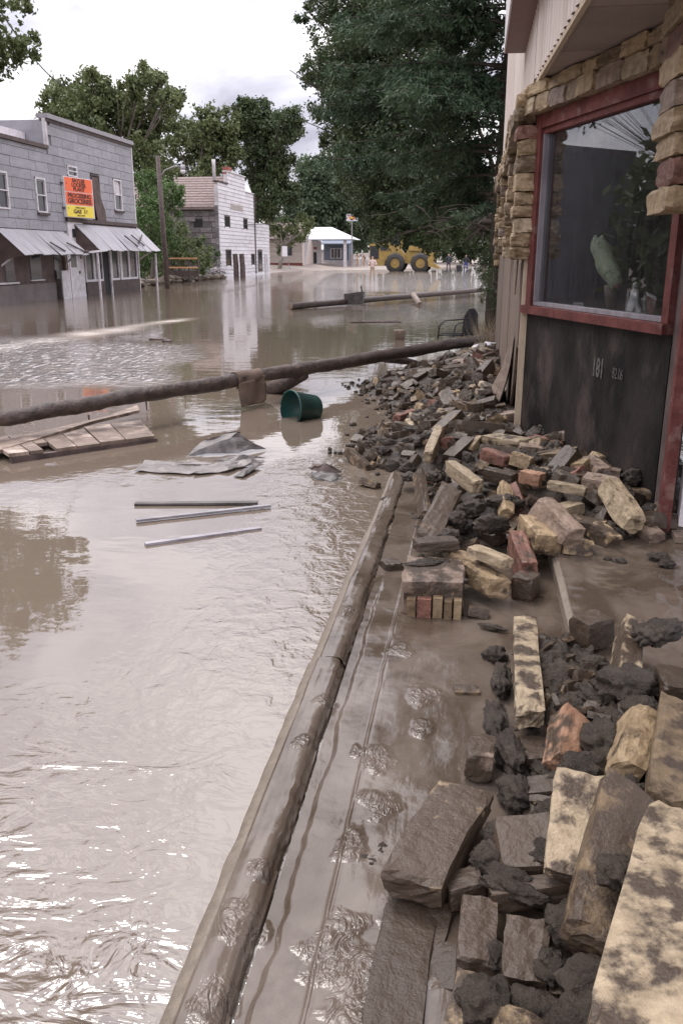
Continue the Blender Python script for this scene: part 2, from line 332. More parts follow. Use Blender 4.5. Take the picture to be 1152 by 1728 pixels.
def tex(scale, st=(1, 1, 1), det=4, rg=.5, dis=0., rot=0.):
    mp = nd('ShaderNodeMapping'); mp.inputs['Scale'].default_value = st; mp.inputs['Rotation'].default_value = (0, 0, rot); K(geo.outputs['Position'], mp.inputs[0])
    n = nd('ShaderNodeTexNoise'); n.inputs['Scale'].default_value = scale; n.inputs['Detail'].default_value = det; n.inputs['Roughness'].default_value = rg; n.inputs['Distortion'].default_value = dis
    K(mp.outputs[0], n.inputs['Vector']); return n.outputs['Fac']
base_w = mth('MULTIPLY', tex(2.2, (1, 1.6, 1), 3, .45), .0028)
small = mth('MULTIPLY', mth('MULTIPLY', tex(8, (1, .9, 1), 3, .5, .6, .2), .030), att('rip'))
fine = mth('MULTIPLY', mth('MULTIPLY', tex(26, (1, 1.3, 1), 2, .5, .8), .005), mth('MULTIPLY', att('rip'), 1.0))
sw = mth('MULTIPLY', mth('MULTIPLY', tex(4.6, (1, 1.6, 1), 3, .42, 2.2, .5), .036), att('swirl'))
sw2 = mth('MULTIPLY', mth('MULTIPLY', tex(13, (1, 1.5, 1), 2, .45, 1.0, .5), .008), att('swirl'))
hgt = mth('ADD', mth('ADD', mth('ADD', base_w, small), mth('ADD', fine, sw)), sw2)
bp = nd('ShaderNodeBump'); bp.inputs['Strength'].default_value = 1; bp.inputs['Distance'].default_value = 1.0; K(hgt, bp.inputs['Height']); K(bp.outputs[0], b.inputs['Normal'])
mc = nd('ShaderNodeMix', data_type='RGBA'); K(tex(.7, (1, 1, 1), 5, .6, .5), mc.inputs[0]); mc.inputs[6].default_value = (.135, .104, .078, 1); mc.inputs[7].default_value = (.170, .136, .106, 1)
mf = nd('ShaderNodeMix', data_type='RGBA'); K(mth('MINIMUM', mth('MULTIPLY', att('foam'), .9), 1.0), mf.inputs[0]); K(mc.outputs[2], mf.inputs[6]); mf.inputs[7].default_value = (.50, .43, .36, 1)
glint_mask = mth('MULTIPLY', mth('GREATER_THAN', tex(11, (1, .3, 1), 3, .65, .5, -.3), .57), att('riffle'))  # riffle sparkle: mask for white glints painted into the base colour
m4 = nd('ShaderNodeMix', data_type='RGBA'); K(mth('MULTIPLY', glint_mask, .8), m4.inputs[0]); K(mf.outputs[2], m4.inputs[6]); m4.inputs[7].default_value = (.52, .49, .48, 1)
m5 = nd('ShaderNodeMix', data_type='RGBA'); K(mth('MULTIPLY', mth('GREATER_THAN', tex(6, (1, .35, 1), 4, .7, .5, -.3), .44), mth('MULTIPLY', att('riffle'), .9)), m5.inputs[0]); K(m4.outputs[2], m5.inputs[6]); m5.inputs[7].default_value = (.075, .06, .05, 1)  # dark reflection between the riffle glints, also painted into the colour
m6 = nd('ShaderNodeMix', data_type='RGBA'); K(glint_mask, m6.inputs[0]); K(m5.outputs[2], m6.inputs[6]); K(m4.outputs[2], m6.inputs[7])
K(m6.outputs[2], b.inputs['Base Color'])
K(mth('ADD', mth('MULTIPLY_ADD', att('foam'), .35, .012), mth('MULTIPLY', att('swirl'), .07)), b.inputs['Roughness']); b.inputs['IOR'].default_value = 1.95
me.materials.append(m); MATS['water'] = m
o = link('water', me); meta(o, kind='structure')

# ------------------------------------------------------------------ CURB, SIDEWALK, STOOP
SPL = [(G(405, 1585), .06), (G(440, 1500), .035), (G(360, 1725), .05), (G(640, 1300), .06), (G(637, 1375), .065), (G(712, 1192), .07), (G(712, 1248), .045), (G(672, 1110), .055), (G(570, 1640), .09), (G(590, 1450), .05),
       (G(585, 1050), .05), (G(610, 1720), .10), (G(508, 1275), .035), (G(690, 1650), .06), (G(680, 1560), .06), (G(550, 1200), .04), (G(600, 1290), .03)]
def splat(x, y):
    v = 0
    for c, r in SPL:
        if abs(x - c.x) > r * 2 or abs(y - c.y) > r * 2.6: continue
        d = math.hypot(x - c.x, (y - c.y) * .7) + r * .7 * fn(x, y, 1, 13) + .012 * fn(x, y, 1, 40); v = max(v, 1 - sst(r * .45, r * 1.1, d))
    return v
def mudmat(name, c1, c2):
    m = bpy.data.materials.new(name); m.use_nodes = True
    global t, N, K
    t = m.node_tree; N = t.nodes; K = t.links.new; b = N['Principled BSDF']
    global geo
    geo = nd('ShaderNodeNewGeometry')
    lo = mth('MULTIPLY', tex(4, (1, 1, 1), 3, .5), .012)
    fi = mth('MULTIPLY', mth('MULTIPLY', tex(34, (1, 1, 1), 3, .6, 1.0), .005), att('spl'))
    wr = mth('MULTIPLY', mth('MULTIPLY', mth('ABSOLUTE', mth('SUBTRACT', tex(15, (1, .8, 1), 2, .4, 3.0), .5)), .014), att('spl'))
    gr = mth('MULTIPLY', tex(120, (1, 1, 1), 3, .6), .0004)
    fl = mth('MULTIPLY', tex(14, (1, .25, 1), 3, .5, .6), .0018)
    h_ = mth('ADD', mth('ADD', mth('ADD', lo, fi), mth('ADD', wr, gr)), fl)
    bp = nd('ShaderNodeBump'); bp.inputs['Distance'].default_value = 1; K(h_, bp.inputs['Height']); K(bp.outputs[0], b.inputs['Normal'])
    mc = nd('ShaderNodeMix', data_type='RGBA'); mr = nd('ShaderNodeMapRange'); mr.inputs['From Min'].default_value = .4; mr.inputs['From Max'].default_value = .6; K(tex(3.2, (1, .7, 1), 6, .6, .8), mr.inputs[0])
    K(mr.outputs[0], mc.inputs[0]); mc.inputs[6].default_value = (*c1, 1); mc.inputs[7].default_value = (*c2, 1)
    ms = nd('ShaderNodeMix', data_type='RGBA'); K(mth('MULTIPLY', att('spl'), .0), ms.inputs[0]); K(mc.outputs[2], ms.inputs[6]); ms.inputs[7].default_value = (.075, .06, .048, 1)
    K(ms.outputs[2], b.inputs['Base Color']); b.inputs['IOR'].default_value = 1.5
    K(mth('ADD', mth('MULTIPLY_ADD', mr.outputs[0], .07, .06), mth('MULTIPLY', att('spl'), .14)), b.inputs['Roughness']); return m
M['mudfilm'] = mudmat('wet_mud_film', (.070, .051, .036), (.130, .103, .082))
def withspl(me, V):
    a = me.attributes.new('spl', 'FLOAT', 'POINT'); a.data.foreach_set('value', np.array([splat(x, y) for x, y in V[:, :2]], dtype=np.float32))
def zside(x, y):
    near = 1 - sst(3.0, 4.2, y); z = .012 + .028 * near
    z += .006 * fn(x, y, 0, 5) * near
    edge = -.402 + .016 * fn(0, y, 2, 4) + .006 * fn(0, y, 2, 17)
    z -= .022 * (1 - sst(edge - .012, edge + .008, x)) * near               # running groove beside the curb
    z += .008 * math.exp(-((x + .293 + .004 * fn(0, y, 7, 9)) / .006) ** 2) * (.4 + .6 * near)
    z += .007 * sst(-.29, -.28, x) * near
    s_ = splat(x, y)
    if s_ > 0: z += s_ * (.002 + .006 * abs(fn(x, y, 4, 26)) )
    return z
xs = np.linspace(-.445, .47, 230); ys = nonuni(.5, 6.8, 900, 1.6)
V, Fq = grid(xs, ys, zside); me = npmesh('sidewalk', V, Fq, M['mudfilm'], True); withspl(me, V)
meta(link('sidewalk', me), kind='structure')
# curb: two poured lengths with a visible break
prof = [(0, -.3), (.003, .020), (.040, .043), (.048, .051), (.070, .056), (.100, .056), (.122, .053), (.134, .046), (.140, .030), (.150, .018), (.170, -.3)]
prof = [(a, z) for a, z in prof]
def curbz(u): 
    for (a, za), (c, zc_) in zip(prof[:-1], prof[1:]):
        if a <= u <= c: return za + (zc_ - za) * (u - a) / (c - a)
    return -.3
us = np.array(sorted(set([p[0] for p in prof] + list(np.linspace(.03, .16, 40)))))
def curb(y0, y1, dx, n):
    ys = np.linspace(y0, y1, n); U, Y = np.meshgrid(us, ys)
    Z = np.vectorize(curbz)(np.where(U > .09, np.clip(U + np.where((U < .165), .011, 0) * np.vectorize(lambda y: fn(3, y, 0, 5) + .5 * fn(3, y, 0, 19))(Y), .09, .17), U)); X = -.605 + dx + U * 1.0 + np.where(U < .012, .006, 0) * np.vectorize(lambda y: fn(0, y, 0, 9))(Y)
    sp_ = np.vectorize(splat)(X, Y); Z = Z + np.where(Z > 0, sp_ * .006 * np.abs(np.vectorize(lambda x, y: fn(x, y, 4, 34))(X, Y)) + sp_ * .004, 0)
    Z = Z + np.where((U > .035) & (U < .15), .009 * np.vectorize(lambda x, y: fn(x * 4, y, 4, 4))(X, Y), 0) - .028 * S_(3.6, 5.2, Y) * (Z > 0)
    V = np.stack([X.ravel(), Y.ravel(), Z.ravel()], 1); nx = len(us)
    i = (np.arange(nx - 1)[None, :] + np.arange(n - 1)[:, None] * nx).ravel(); Fq = np.stack([i, i + 1, i + nx + 1, i + nx], 1)
    cu = U[:-1, :-1].ravel() + .0; mi = ((cu >= .039)).astype(int)
    me = npmesh('curb', V, Fq, [M['concrete'], M['mudfilm']], True, mi); withspl(me, V)
    meta(link('curb', me), kind='structure')
curb(.6, 3.02, 0, 330); curb(3.024, 6.25, .007, 300)
stp = MB().prism([(.455, -.3, -.3), (.455, -.3, .085), (.475, -.3, .105), (1.9, -.3, .115), (1.9, -.3, -.3)], (0, 5.1, 0))
o = stp.build('entry_step', M['concrete']); meta(o, kind='structure')
V, Fq = grid(np.linspace(.478, 1.9, 120), np.linspace(.6, 4.78, 300), lambda x, y: .119 + .006 * fn(x, y, 5, 4) + .004 * fn(x, y, 5, 17)); me = npmesh('mud_on_step', V, Fq, M['mudfilm'], True)
SPL2 = SPL; SPL = [(G(1060, 1000, .11), .06), (G(1110, 975, .11), .05), (G(1000, 1090, .11), .05)]; withspl(me, V); SPL = SPL2
meta(link('mud_on_step', me), kind='structure')

# ------------------------------------------------------------------ RUBBLE HEAP
def interp(t, tab):
    for (a, va), (b_, vb) in zip(tab[:-1], tab[1:]):
        if t <= b_: return va + (vb - va) * max(0, (t - a)) / (b_ - a)
    return tab[-1][1]
XL = [(4.1, .3), (4.4, -.15), (5, -.3), (6, -.35), (6.4, -.75), (6.9, -1.0), (7.6, -.95), (8.6, -.75), (9.6, -1.1), (10.7, -1.45), (12, -.9), (14.5, -.3)]
PK = [(4.0, .0), (4.5, .12), (5.2, .24), (6.2, .27), (7, .25), (9, .28), (12, .27), (14.5, .12)]
def heap(x, y):
    z = -.3
    if 4.0 < y < 15:
        xl = interp(y, XL); z = -.06 + (interp(y, PK) + .04) * sst(xl - .1, xl + 1.0, x) + .04
        z += .05 * fn(x, y, 2, 2.3) + .02 * fn(x, y, 5, 8)
        z -= .25 * (1 - sst(xl - .3, xl + .05, x)); z -= .3 * (1 - sst(4.15, 4.6, y))
    if y < 4.0:
        a = (.58 * sst(.15, .36, x) + .42 * sst(.4, .95, x)) * (1 - (sst(2.55, 3.25, y) if x > .5 else sst(3.0, 3.55, y) * (1 if x > .2 else 1))) ; z = max(z, -.02 + .27 * a + .05 * a * fn(x, y, 3, 5) + .03 * a * fn(x, y, 3, 13))
        if x < .18: z = -.3
    return z
xs = np.linspace(-1.9, 1.4, 150); ys = np.linspace(4.0, 15, 330)
def nheap(x, y):
    z = heap(x, y)
    if z > -.1: z += .05 * abs(fn(x, y, 1, 9)) + .035 * abs(fn(x, y, 4, 19)) + .018 * fn(x, y, 7, 40) + .008 * fn(x, y, 9, 80)
    return z
V, Fq = grid(np.linspace(.15, 1.35, 170), np.linspace(.6, 3.4, 380), nheap); keep = V[Fq][:, :, 2].max(1) > -.02; me = npmesh('mud_bank', V, Fq[keep], M['mud'], True)
meta(link('mud_bank', me), label='near mud bank filling the gaps between the big fallen blocks', cat='mud', kind='stuff')
V, Fq = grid(xs, ys, lambda x, y: heap(x, y) + (.03 * abs(fn(x, y, 4, 11)) if x > interp(y, XL) else 0)); keep = V[Fq][:, :, 2].max(1) > -.02; me = npmesh('mud_heap', V, Fq[keep], M['mud'], True)
o = link('mud_heap', me); meta(o, label='dark wet mud heap under the fallen stones along the wall', cat='mud', kind='stuff')

VAR = {}
def rockmesh(k, cuts, amp, chip=1.0):
    key = (k, cuts)
    if key in VAR: return VAR[key]
    bm = bmesh.new(); bmesh.ops.create_cube(bm, size=1); bmesh.ops.subdivide_edges(bm, edges=bm.edges, cuts=cuts, use_grid_fill=True)
    r_ = random.Random(k * 31 + 5); sx = [r_.uniform(-.08, .08) for _ in range(8)]
    for v in bm.verts:
        c = v.co; ed = sum(abs(abs(c[i]) - .5) < 1e-4 for i in range(3))
        q = Vector((c.x + sx[0] * c.y + .10 * sx[1] * c.z, c.y + sx[2] * c.x * .6 + sx[3] * c.z, c.z + sx[4] * c.x * .6))
        nn = noise.noise_vector(c * 2.3 + Vector((k * 7.1, 0, 0))) * amp + noise.noise_vector(c * 6 + Vector((k * 3.1, 5, 0))) * amp * .5
        if ed == 3: nn -= c * .13 * r_.uniform(.2, 1.8) * chip
        elif ed == 2: nn -= c * (.045 * r_.uniform(0, 1.2) + .14 * max(0, noise.noise(c * 3.1 + Vector((k, k, 0))))) * chip
        v.co = q + Vector((nn.x * .6, nn.y * .8, nn.z * .8))
    bmesh.ops.recalc_face_normals(bm, faces=bm.faces)
    me = bpy.data.meshes.new('stone_block'); bm.to_mesh(me); bm.free(); VAR[key] = me; return me
MESHMAT = {}
def rock(name, loc, dims, rot, m, label, group=None, k=0, cuts=1, amp=.10, cat='stone'):
    base = rockmesh(k, cuts, amp); key = (base.name, m.name)
    if key not in MESHMAT:
        c = base.copy(); c.materials.clear(); c.materials.append(m); MESHMAT[key] = c
    o = bpy.data.objects.new(name, MESHMAT[key]); C.objects.link(o); o.scale = dims
    o.matrix_world = Matrix.Translation(loc) @ (rot if isinstance(rot, Matrix) else rot.to_matrix().to_4x4()) @ Matrix.Diagonal((*dims, 1))
    ORG[o.name] = Vector(loc); return meta(o, label, cat, group)
HERO = []
def hero(ax, ay, az, bx, by, bz, W, H, m, label, roll=0, cuts=5, amp=.055, name='stone_block'):
    A, B = G(ax, ay, az), G(bx, by, bz); d = (B - A); Ln = d.length; d.normalize(); sd_ = d.cross(Vector((0, 0, 1))).normalized(); u = sd_.cross(d)
    rot = Matrix((d, sd_, u)).transposed().to_4x4() @ Matrix.Rotation(R(roll), 4, 'X')
    ce = (A + B) / 2 - (rot.to_3x3() @ Vector((0, 0, 1))) * H / 2; HERO.append(((A + B) / 2, max(Ln, W) / 2))
    return rock(name, ce, (Ln, W, H), rot, m, label, 'stone blocks fallen from the facade', len(HERO) % 11, cuts, amp)
T = stone
HR = [
 (1150, 1358, .40, 1062, 1800, .44, .15, .12, T('pale', .42), 'long pale speckled stone slab at the lower right corner', -4),
 (1150, 1178, .33, 1140, 1345, .33, .13, .12, T('brown', .3), 'tall brown stone block behind the speckled corner slab', 6),
 (1092, 1190, .30, 1066, 1288, .26, .085, .12, T('tan', .2), 'narrow upright tan stone left of the tall brown block', 22),
 (992, 1302, .33, 972, 1478, .22, .15, .05, T('pale', .35), 'flat pale stone flake leaning on the dark long block', 8),
 (1072, 1318, .36, 1010, 1580, .26, .14, .11, T('brown', .55), 'long dark stone block with a pale split edge', 16),
 (785, 1322, .17, 694, 1478, .16, .155, .085, T('tan', .75), 'mud-topped tan stone block jutting over the sidewalk', 0),
 (885, 1372, .20, 898, 1462, .17, .17, .07, T('brown', .9), 'broad grey mud-smeared stone in the middle of the near heap', -5),
 (825, 1500, .15, 968, 1478, .18, .06, .05, T('brown', .95), 'thin mud-coated bar lying across two small blocks', 10),
 (752, 1487, .12, 812, 1474, .13, .075, .06, T('brown', .9), 'small dark stone beside the jutting tan block', 5),
 (812, 1514, .14, 802, 1618, .14, .085, .07, T('mauve', .8), 'upright grey wet brick with a pale left edge', 4),
 (893, 1545, .17, 888, 1655, .15, .10, .10, T('mauve', .85), 'grey wet block right of the upright wet brick', 3),
 (765, 1590, .07, 745, 1665, .05, .08, .08, T('brown', .9), 'dark stone low beside the mud-filmed slab', -8),
 (808, 1640, .15, 790, 1760, .15, .10, .09, T('tan', .55), 'tan-rimmed stone below the upright wet brick', -3),
 (880, 1700, .20, 862, 1800, .20, .09, .08, T('tan', .5), 'orange-edged stone at the bottom frame edge', 12),
 (950, 1560, .14, 955, 1680, .14, .07, .07, T('brown', .95), 'slim mud-brown stone between two clods at lower right', 3),
 (938, 1690, .16, 930, 1790, .16, .12, .08, T('brown', .9), 'dark wide stone at the bottom edge left of the corner slab', 7),
 (884, 1036, .14, 896, 1192, .20, .095, .085, T('pale', .45), 'long pale upright block with brown smears beside the step', 0),
 (925, 1150, .12, 955, 1250, .13, .05, .10, T('brown', .8), 'dark thin stone right of the long pale block', 20),
 (905, 1240, .10, 925, 1280, .10, .13, .10, T('brown', .85), 'squat dark stone under the long pale block', 0),
 (975, 1045, .24, 1020, 1035, .24, .13, .11, T('brown', .96), 'black mud-coated block on the wet step', 6),
 (1040, 1120, .16, 1045, 1160, .16, .05, .09, T('red', .4), 'small reddish brick piece on the step', 6),
 (1075, 1040, .30, 1065, 1140, .26, .08, .10, T('pale', .6), 'pale block half wrapped in black mud near the doorway', 25),
 (1130, 1120, .30, 1150, 1160, .30, .10, .1, T('brown', .9), 'grey block at the right edge above the tall brown stone', 4),
 (978, 1200, .22, 965, 1290, .15, .10, .09, T('orange', .35), 'orange-brown stone leaning under a mud clod', 35),
 (813, 1238, .14, 808, 1275, .15, .085, .09, T('mauve', .7), 'squared grey stone standing beside the mud bank', 0),
 (765, 1160, .06, 808, 1162, .06, .06, .055, T('brown', .5), 'small rounded brown stone alone on the wet sidewalk', 0),
 (790, 1022, .08, 825, 1030, .06, .06, .05, T('brown', .95), 'dark broken flake leaning on the sidewalk near the step', 30),
 (700, 1490, .055, 655, 1775, .06, .13, .06, T('mauve', .92), 'flat mud-filmed slab at the sidewalk bottom edge', 0),
 (735, 1520, .06, 700, 1620, .04, .10, .06, T('brown', .9), 'dark slab under the jutting tan block', -6),
 (733, 938, .20, 733, 984, .19, .28, .19, T('mauve', .5), 'squared stack of bonded stones standing on the sidewalk', 0),
 (775, 928, .20, 845, 978, .16, .11, .10, T('tan', .3), 'tan block with a grey top right of the bonded stack', 8),
 (800, 920, .26, 858, 942, .24, .10, .05, T('pale', .15), 'flat pale stone lying over the grey-topped tan block', 10),
 (872, 893, .22, 895, 950, .18, .085, .14, T('red', .3), 'dark red brick standing on end by the step edge', 4),
 (870, 965, .14, 905, 972, .14, .12, .12, T('red', .65), 'muddy red brick at the foot of the step', 0),
 (897, 868, .27, 930, 905, .22, .15, .12, T('tan', .3), 'stout tan block with a brown top above the red brick', 5),
 (918, 838, .36, 975, 893, .27, .11, .12, T('mauve', .08), 'long pale mauve stone sloping down to the step', 8),
 (1035, 806, .40, 1080, 872, .27, .11, .12, T('pale', .2), 'rough pale stone leaning near the red door post', 18),
 (882, 792, .33, 916, 800, .32, .09, .08, T('orange', .05), 'small orange brick face up in the middle heap', 0),
 (925, 810, .34, 990, 822, .33, .09, .05, T('pale', .15), 'flat cream flake stone above the mauve stone', 6),
 (985, 800, .36, 1040, 812, .36, .10, .08, T('mauve', .15), 'light mauve slab below the dark panel', -12),
 (760, 776, .33, 808, 812, .27, .075, .09, T('pale', .05), 'clean pale brick with a red side slanting in the heap', 0),
 (818, 755, .35, 858, 770, .33, .075, .08, T('red', .25), 'reddish brown brick on top of the middle heap', 0),
 (868, 762, .36, 900, 772, .34, .08, .09, T('tan', .2), 'short tan block beside the reddish brown brick', 12),
 (820, 788, .31, 868, 800, .30, .09, .08, T('tan', .7), 'half muddy tan block under the reddish brown brick', 0),
 (742, 716, .34, 722, 762, .25, .07, .10, T('pale', .12), 'pale brick pitched on end above the curb', 0),
 (762, 818, .30, 722, 905, .16, .13, .09, T('brown', .8), 'big dark slab tilted toward the curb', 12),
 (710, 790, .22, 722, 860, .12, .05, .09, T('brown', .6), 'thin muddy slab beside the end of the curb', 22),
 (895, 735, .34, 940, 748, .34, .12, .06, T('red', .35), 'flat brownish red stone against the dark panel', -6),
 (825, 732, .32, 885, 742, .34, .14, .06, T('pale', .3), 'wide pale slab at the corner of the wall', -4),
 (945, 758, .34, 980, 770, .34, .07, .07, T('mauve', .5), 'grey brick between the red flat stone and the wall panel', 4),
 (990, 768, .36, 1018, 790, .34, .10, .10, T('mauve', .3), 'short brown brick near the base of the dark panel', 0),
 (780, 665, .28, 792, 690, .22, .05, .05, T('tan', .1), 'small pale stick-like stone high on the far heap', 0),
 (1010, 880, .22, 1040, 905, .18, .09, .09, T('tan', .5), 'muddy tan block just above the wet step', 10),
 (950, 905, .2, 1000, 912, .18, .1, .09, T('tan', .4), 'tan block at the foot of the mauve stone', 15),
 (1050, 870, .2, 1075, 895, .16, .08, .08, T('brown', .7), 'brown block under the leaning pale stone', 10),
 (855, 812, .28, 860, 860, .2, .07, .08, T('tan', .35), 'tan brick standing in the gap behind the red brick', 25),
 (650, 720, .16, 640, 768, .05, .08, .07, T('brown', .6), 'sharp brown slab at the water side of the heap', 30),
 (610, 805, .06, 640, 815, .04, .07, .05, T('brown', .5), 'lone pointed brown stone left of the curb end', 20),
 (590, 755, .10, 625, 785, .04, .08, .08, T('brown', .5), 'worn brown stones at the water edge left of the curb', 20),
 (700, 690, .16, 668, 700, .15, .09, .09, T('red', .3), 'reddish brick end on the far heap', 0),
 (645, 948, .05, 675, 945, .05, .10, .07, T('brown', .95), 'small black clod-like stone beside the curb', 0),
 (700, 912, .26, 770, 908, .26, .09, .05, T('brown', .97), 'black mud-crusted slab on top of the bonded stack', 0),
]
for h in HR: hero(*h[:10], roll=h[10])
# courses of the bonded stack, seen on its near face
stk = [o for o in bpy.data.objects if o.get('label', '').startswith('squared stack')][0]
pa_, pb_ = G(690, 1006, .05), G(780, 1006, .05)
for i, (t0, t1, tn) in enumerate(((0, .18, 'brown'), (.19, .46, 'red'), (.47, .66, 'tan'), (.67, .83, 'brown'), (.84, 1.0, 'tan'))):
    a = pa_.lerp(pb_, t0); c = pa_.lerp(pb_, t1)
    yf = G(733, 984, .19).y; bb = MB().box((a.x + .003, yf - .035 - .006 * (i % 2), .0), (c.x - .003, yf + .05, .118 + .006 * (i % 3))); o = bb.build('brick', stone(tn, .35)); o.parent = stk; o.matrix_parent_inverse = stk.matrix_world.inverted()

def near_hero(p, f=1.0): return any((p - c).length < r * f for c, r in HERO)
FA = ['tan', 'brown', 'mauve', 'pale', 'red', 'brown', 'tan', 'brown']
r = random.Random(21); n = 0; USED = {}; miss = 0
while n < 190:                                          # the long heap under the window and the far facade
    y = 4.5 + 9.3 * r.random() ** 1.45; xl = interp(y, XL); xr = .30 if y > 6.9 else .36 + (6.9 - y) * .36
    x = xl + .02 + (xr - xl) * r.random() ** .8; z = heap(x, y)
    p = Vector((x, y, z + .03))
    if z < -.04 or near_hero(p, .55): continue
    s_ = r.uniform(.7, 1.2) * (1 if y < 7.5 else 1.15)
    if x < xl + .35: s_ *= .65
    dm = (.25 * s_ * r.uniform(.6, 1.2), .10 * s_, .085 * s_ * r.uniform(.7, 1.2))
    md = r.choice([.3, .75, .85, .95, .97] if y > 6.5 else [.1, .4, .75, .85, .95])
    zone = 'wall' if x > xr - .4 and y > 7 else ('water' if x < xl + .4 else ('far' if y > 7 else 'near'))
    tn_ = r.choice(FA); sz_ = 'small' if s_ < .62 else ('large' if s_ > .98 else 'mid sized')
    mw = {'brown': 'brown', 'tan': 'tan', 'mauve': 'mauve grey', 'pale': 'pale cream', 'red': 'dull red'}[tn_]; st_ = 'clean topped' if md < .3 else ('half muddy' if md < .7 else 'mud coated')
    zi = int((y - 4.4) * 1.6); where = {'wall': 'against the foot of the far wall', 'water': 'at the water side edge of the long heap', 'far': 'in the far heap beyond the window corner', 'near': 'among the rubble below the shop window'}[zone]
    far_ = ['nearest the step', 'just past the step', 'below the near end of the window', 'below the middle of the window', 'below the window corner', 'just past the window corner', 'level with the curb end', 'past the torn plywood flap', 'halfway to the long log', 'nearing the long log', 'close before the long log', 'under the long log', 'just behind the long log', 'beside the lawn chair', 'at the heap far end', 'at the heap far tip'][min(15, zi)]
    lab = f"{sz_ if sz_ != 'mid sized' else 'medium'} {st_.replace(' ', '-')} {mw} stone {far_}, " + {'wall': 'by the wall', 'water': 'by the water', 'far': 'mid heap', 'near': 'mid heap'}[zone]
    if lab in USED and miss < 3000: miss += 1; continue
    USED[lab] = 1
    rock('stone_block', p, dm, Matrix.Rotation(r.uniform(0, 6.28), 4, 'Z') @ Matrix.Rotation(r.gauss(0, .35), 4, 'Y') @ Matrix.Rotation(r.gauss(0, .3), 4, 'X'),
         stone(tn_, md), lab, 'loose rubble of the long heap', n % 11, 2, .07); n += 1
n = 0; tr_ = 0
while n < 44 and tr_ < 6000:                              # near heap filler at the lower right
    tr_ += 1
    x = r.uniform(.22, .95); y = r.uniform(1.1, 3.0); z = heap(x, y); p = Vector((x, y, z + .0))
    if z < .03 or near_hero(Vector((x, y, z + .1)), .6): continue
    dm = (r.uniform(.08, .2), r.uniform(.06, .1), r.uniform(.05, .09))
    tn_ = r.choice(['brown', 'mauve', 'brown', 'tan']); md = r.choice([.8, .9, .97])
    lab = f"{'small' if dm[0] < .13 else 'longer'} {'black-coated' if md > .95 else 'mud-smeared'} {tn_} stone half buried {['at the bottom right', 'between near blocks', 'beside the jutting block', 'near the long pale block', 'at the step foot'][min(4, int((y - 1.1) * 2.6))]}, {'wall side' if x > .6 else 'street side'}"
    if lab in USED and tr_ < 5000: continue
    USED[lab] = 1
    rock('stone_block', p, dm, Matrix.Rotation(r.uniform(0, 6.28), 4, 'Z') @ Matrix.Rotation(r.gauss(0, .3), 4, 'Y') @ Matrix.Rotation(r.gauss(0, .3), 4, 'X'),
         stone(tn_, md), lab, 'half buried stones of the near heap', n % 11, 2, .07); n += 1

# mud clods (nobody could count them): lumpy displaced shells joined into one mesh
def lumps(name, items, label, sub=3, m=None, amp=1.0):
    bm = bmesh.new(); bmesh.ops.create_icosphere(bm, subdivisions=sub, radius=1); bm.verts.ensure_lookup_table()
    BV = [v.co.copy() for v in bm.verts]; BF = np.array([[v.index for v in f.verts] for f in bm.faces]); bm.free()
    VV = []; FF = []; off = 0
    for i, (p, rx, ry, rz, yaw) in enumerate(items):
        c_, s_ = math.cos(yaw), math.sin(yaw)
        for c in BV:
            k = 1 + amp * (.38 * noise.noise(c * 1.6 + Vector((i * 3.3, 0, 0))) + .28 * noise.noise(c * 4 + Vector((i * 1.3, 4, 0))) + .11 * noise.noise(c * 8 + Vector((i, 9, 0))) + .05 * noise.noise(c * 17 + Vector((i, 2, 0))))
            q = Vector((c.x * rx, c.y * ry, c.z * rz)) * k; VV.append((p.x + q.x * c_ - q.y * s_, p.y + q.x * s_ + q.y * c_, p.z + q.z))
        FF.append(BF + off); off += len(BV)
    o = link(name, npmesh(name, VV, np.concatenate(FF), m or M['mud'], True)); return meta(o, label, 'mud', kind='stuff')
it = []
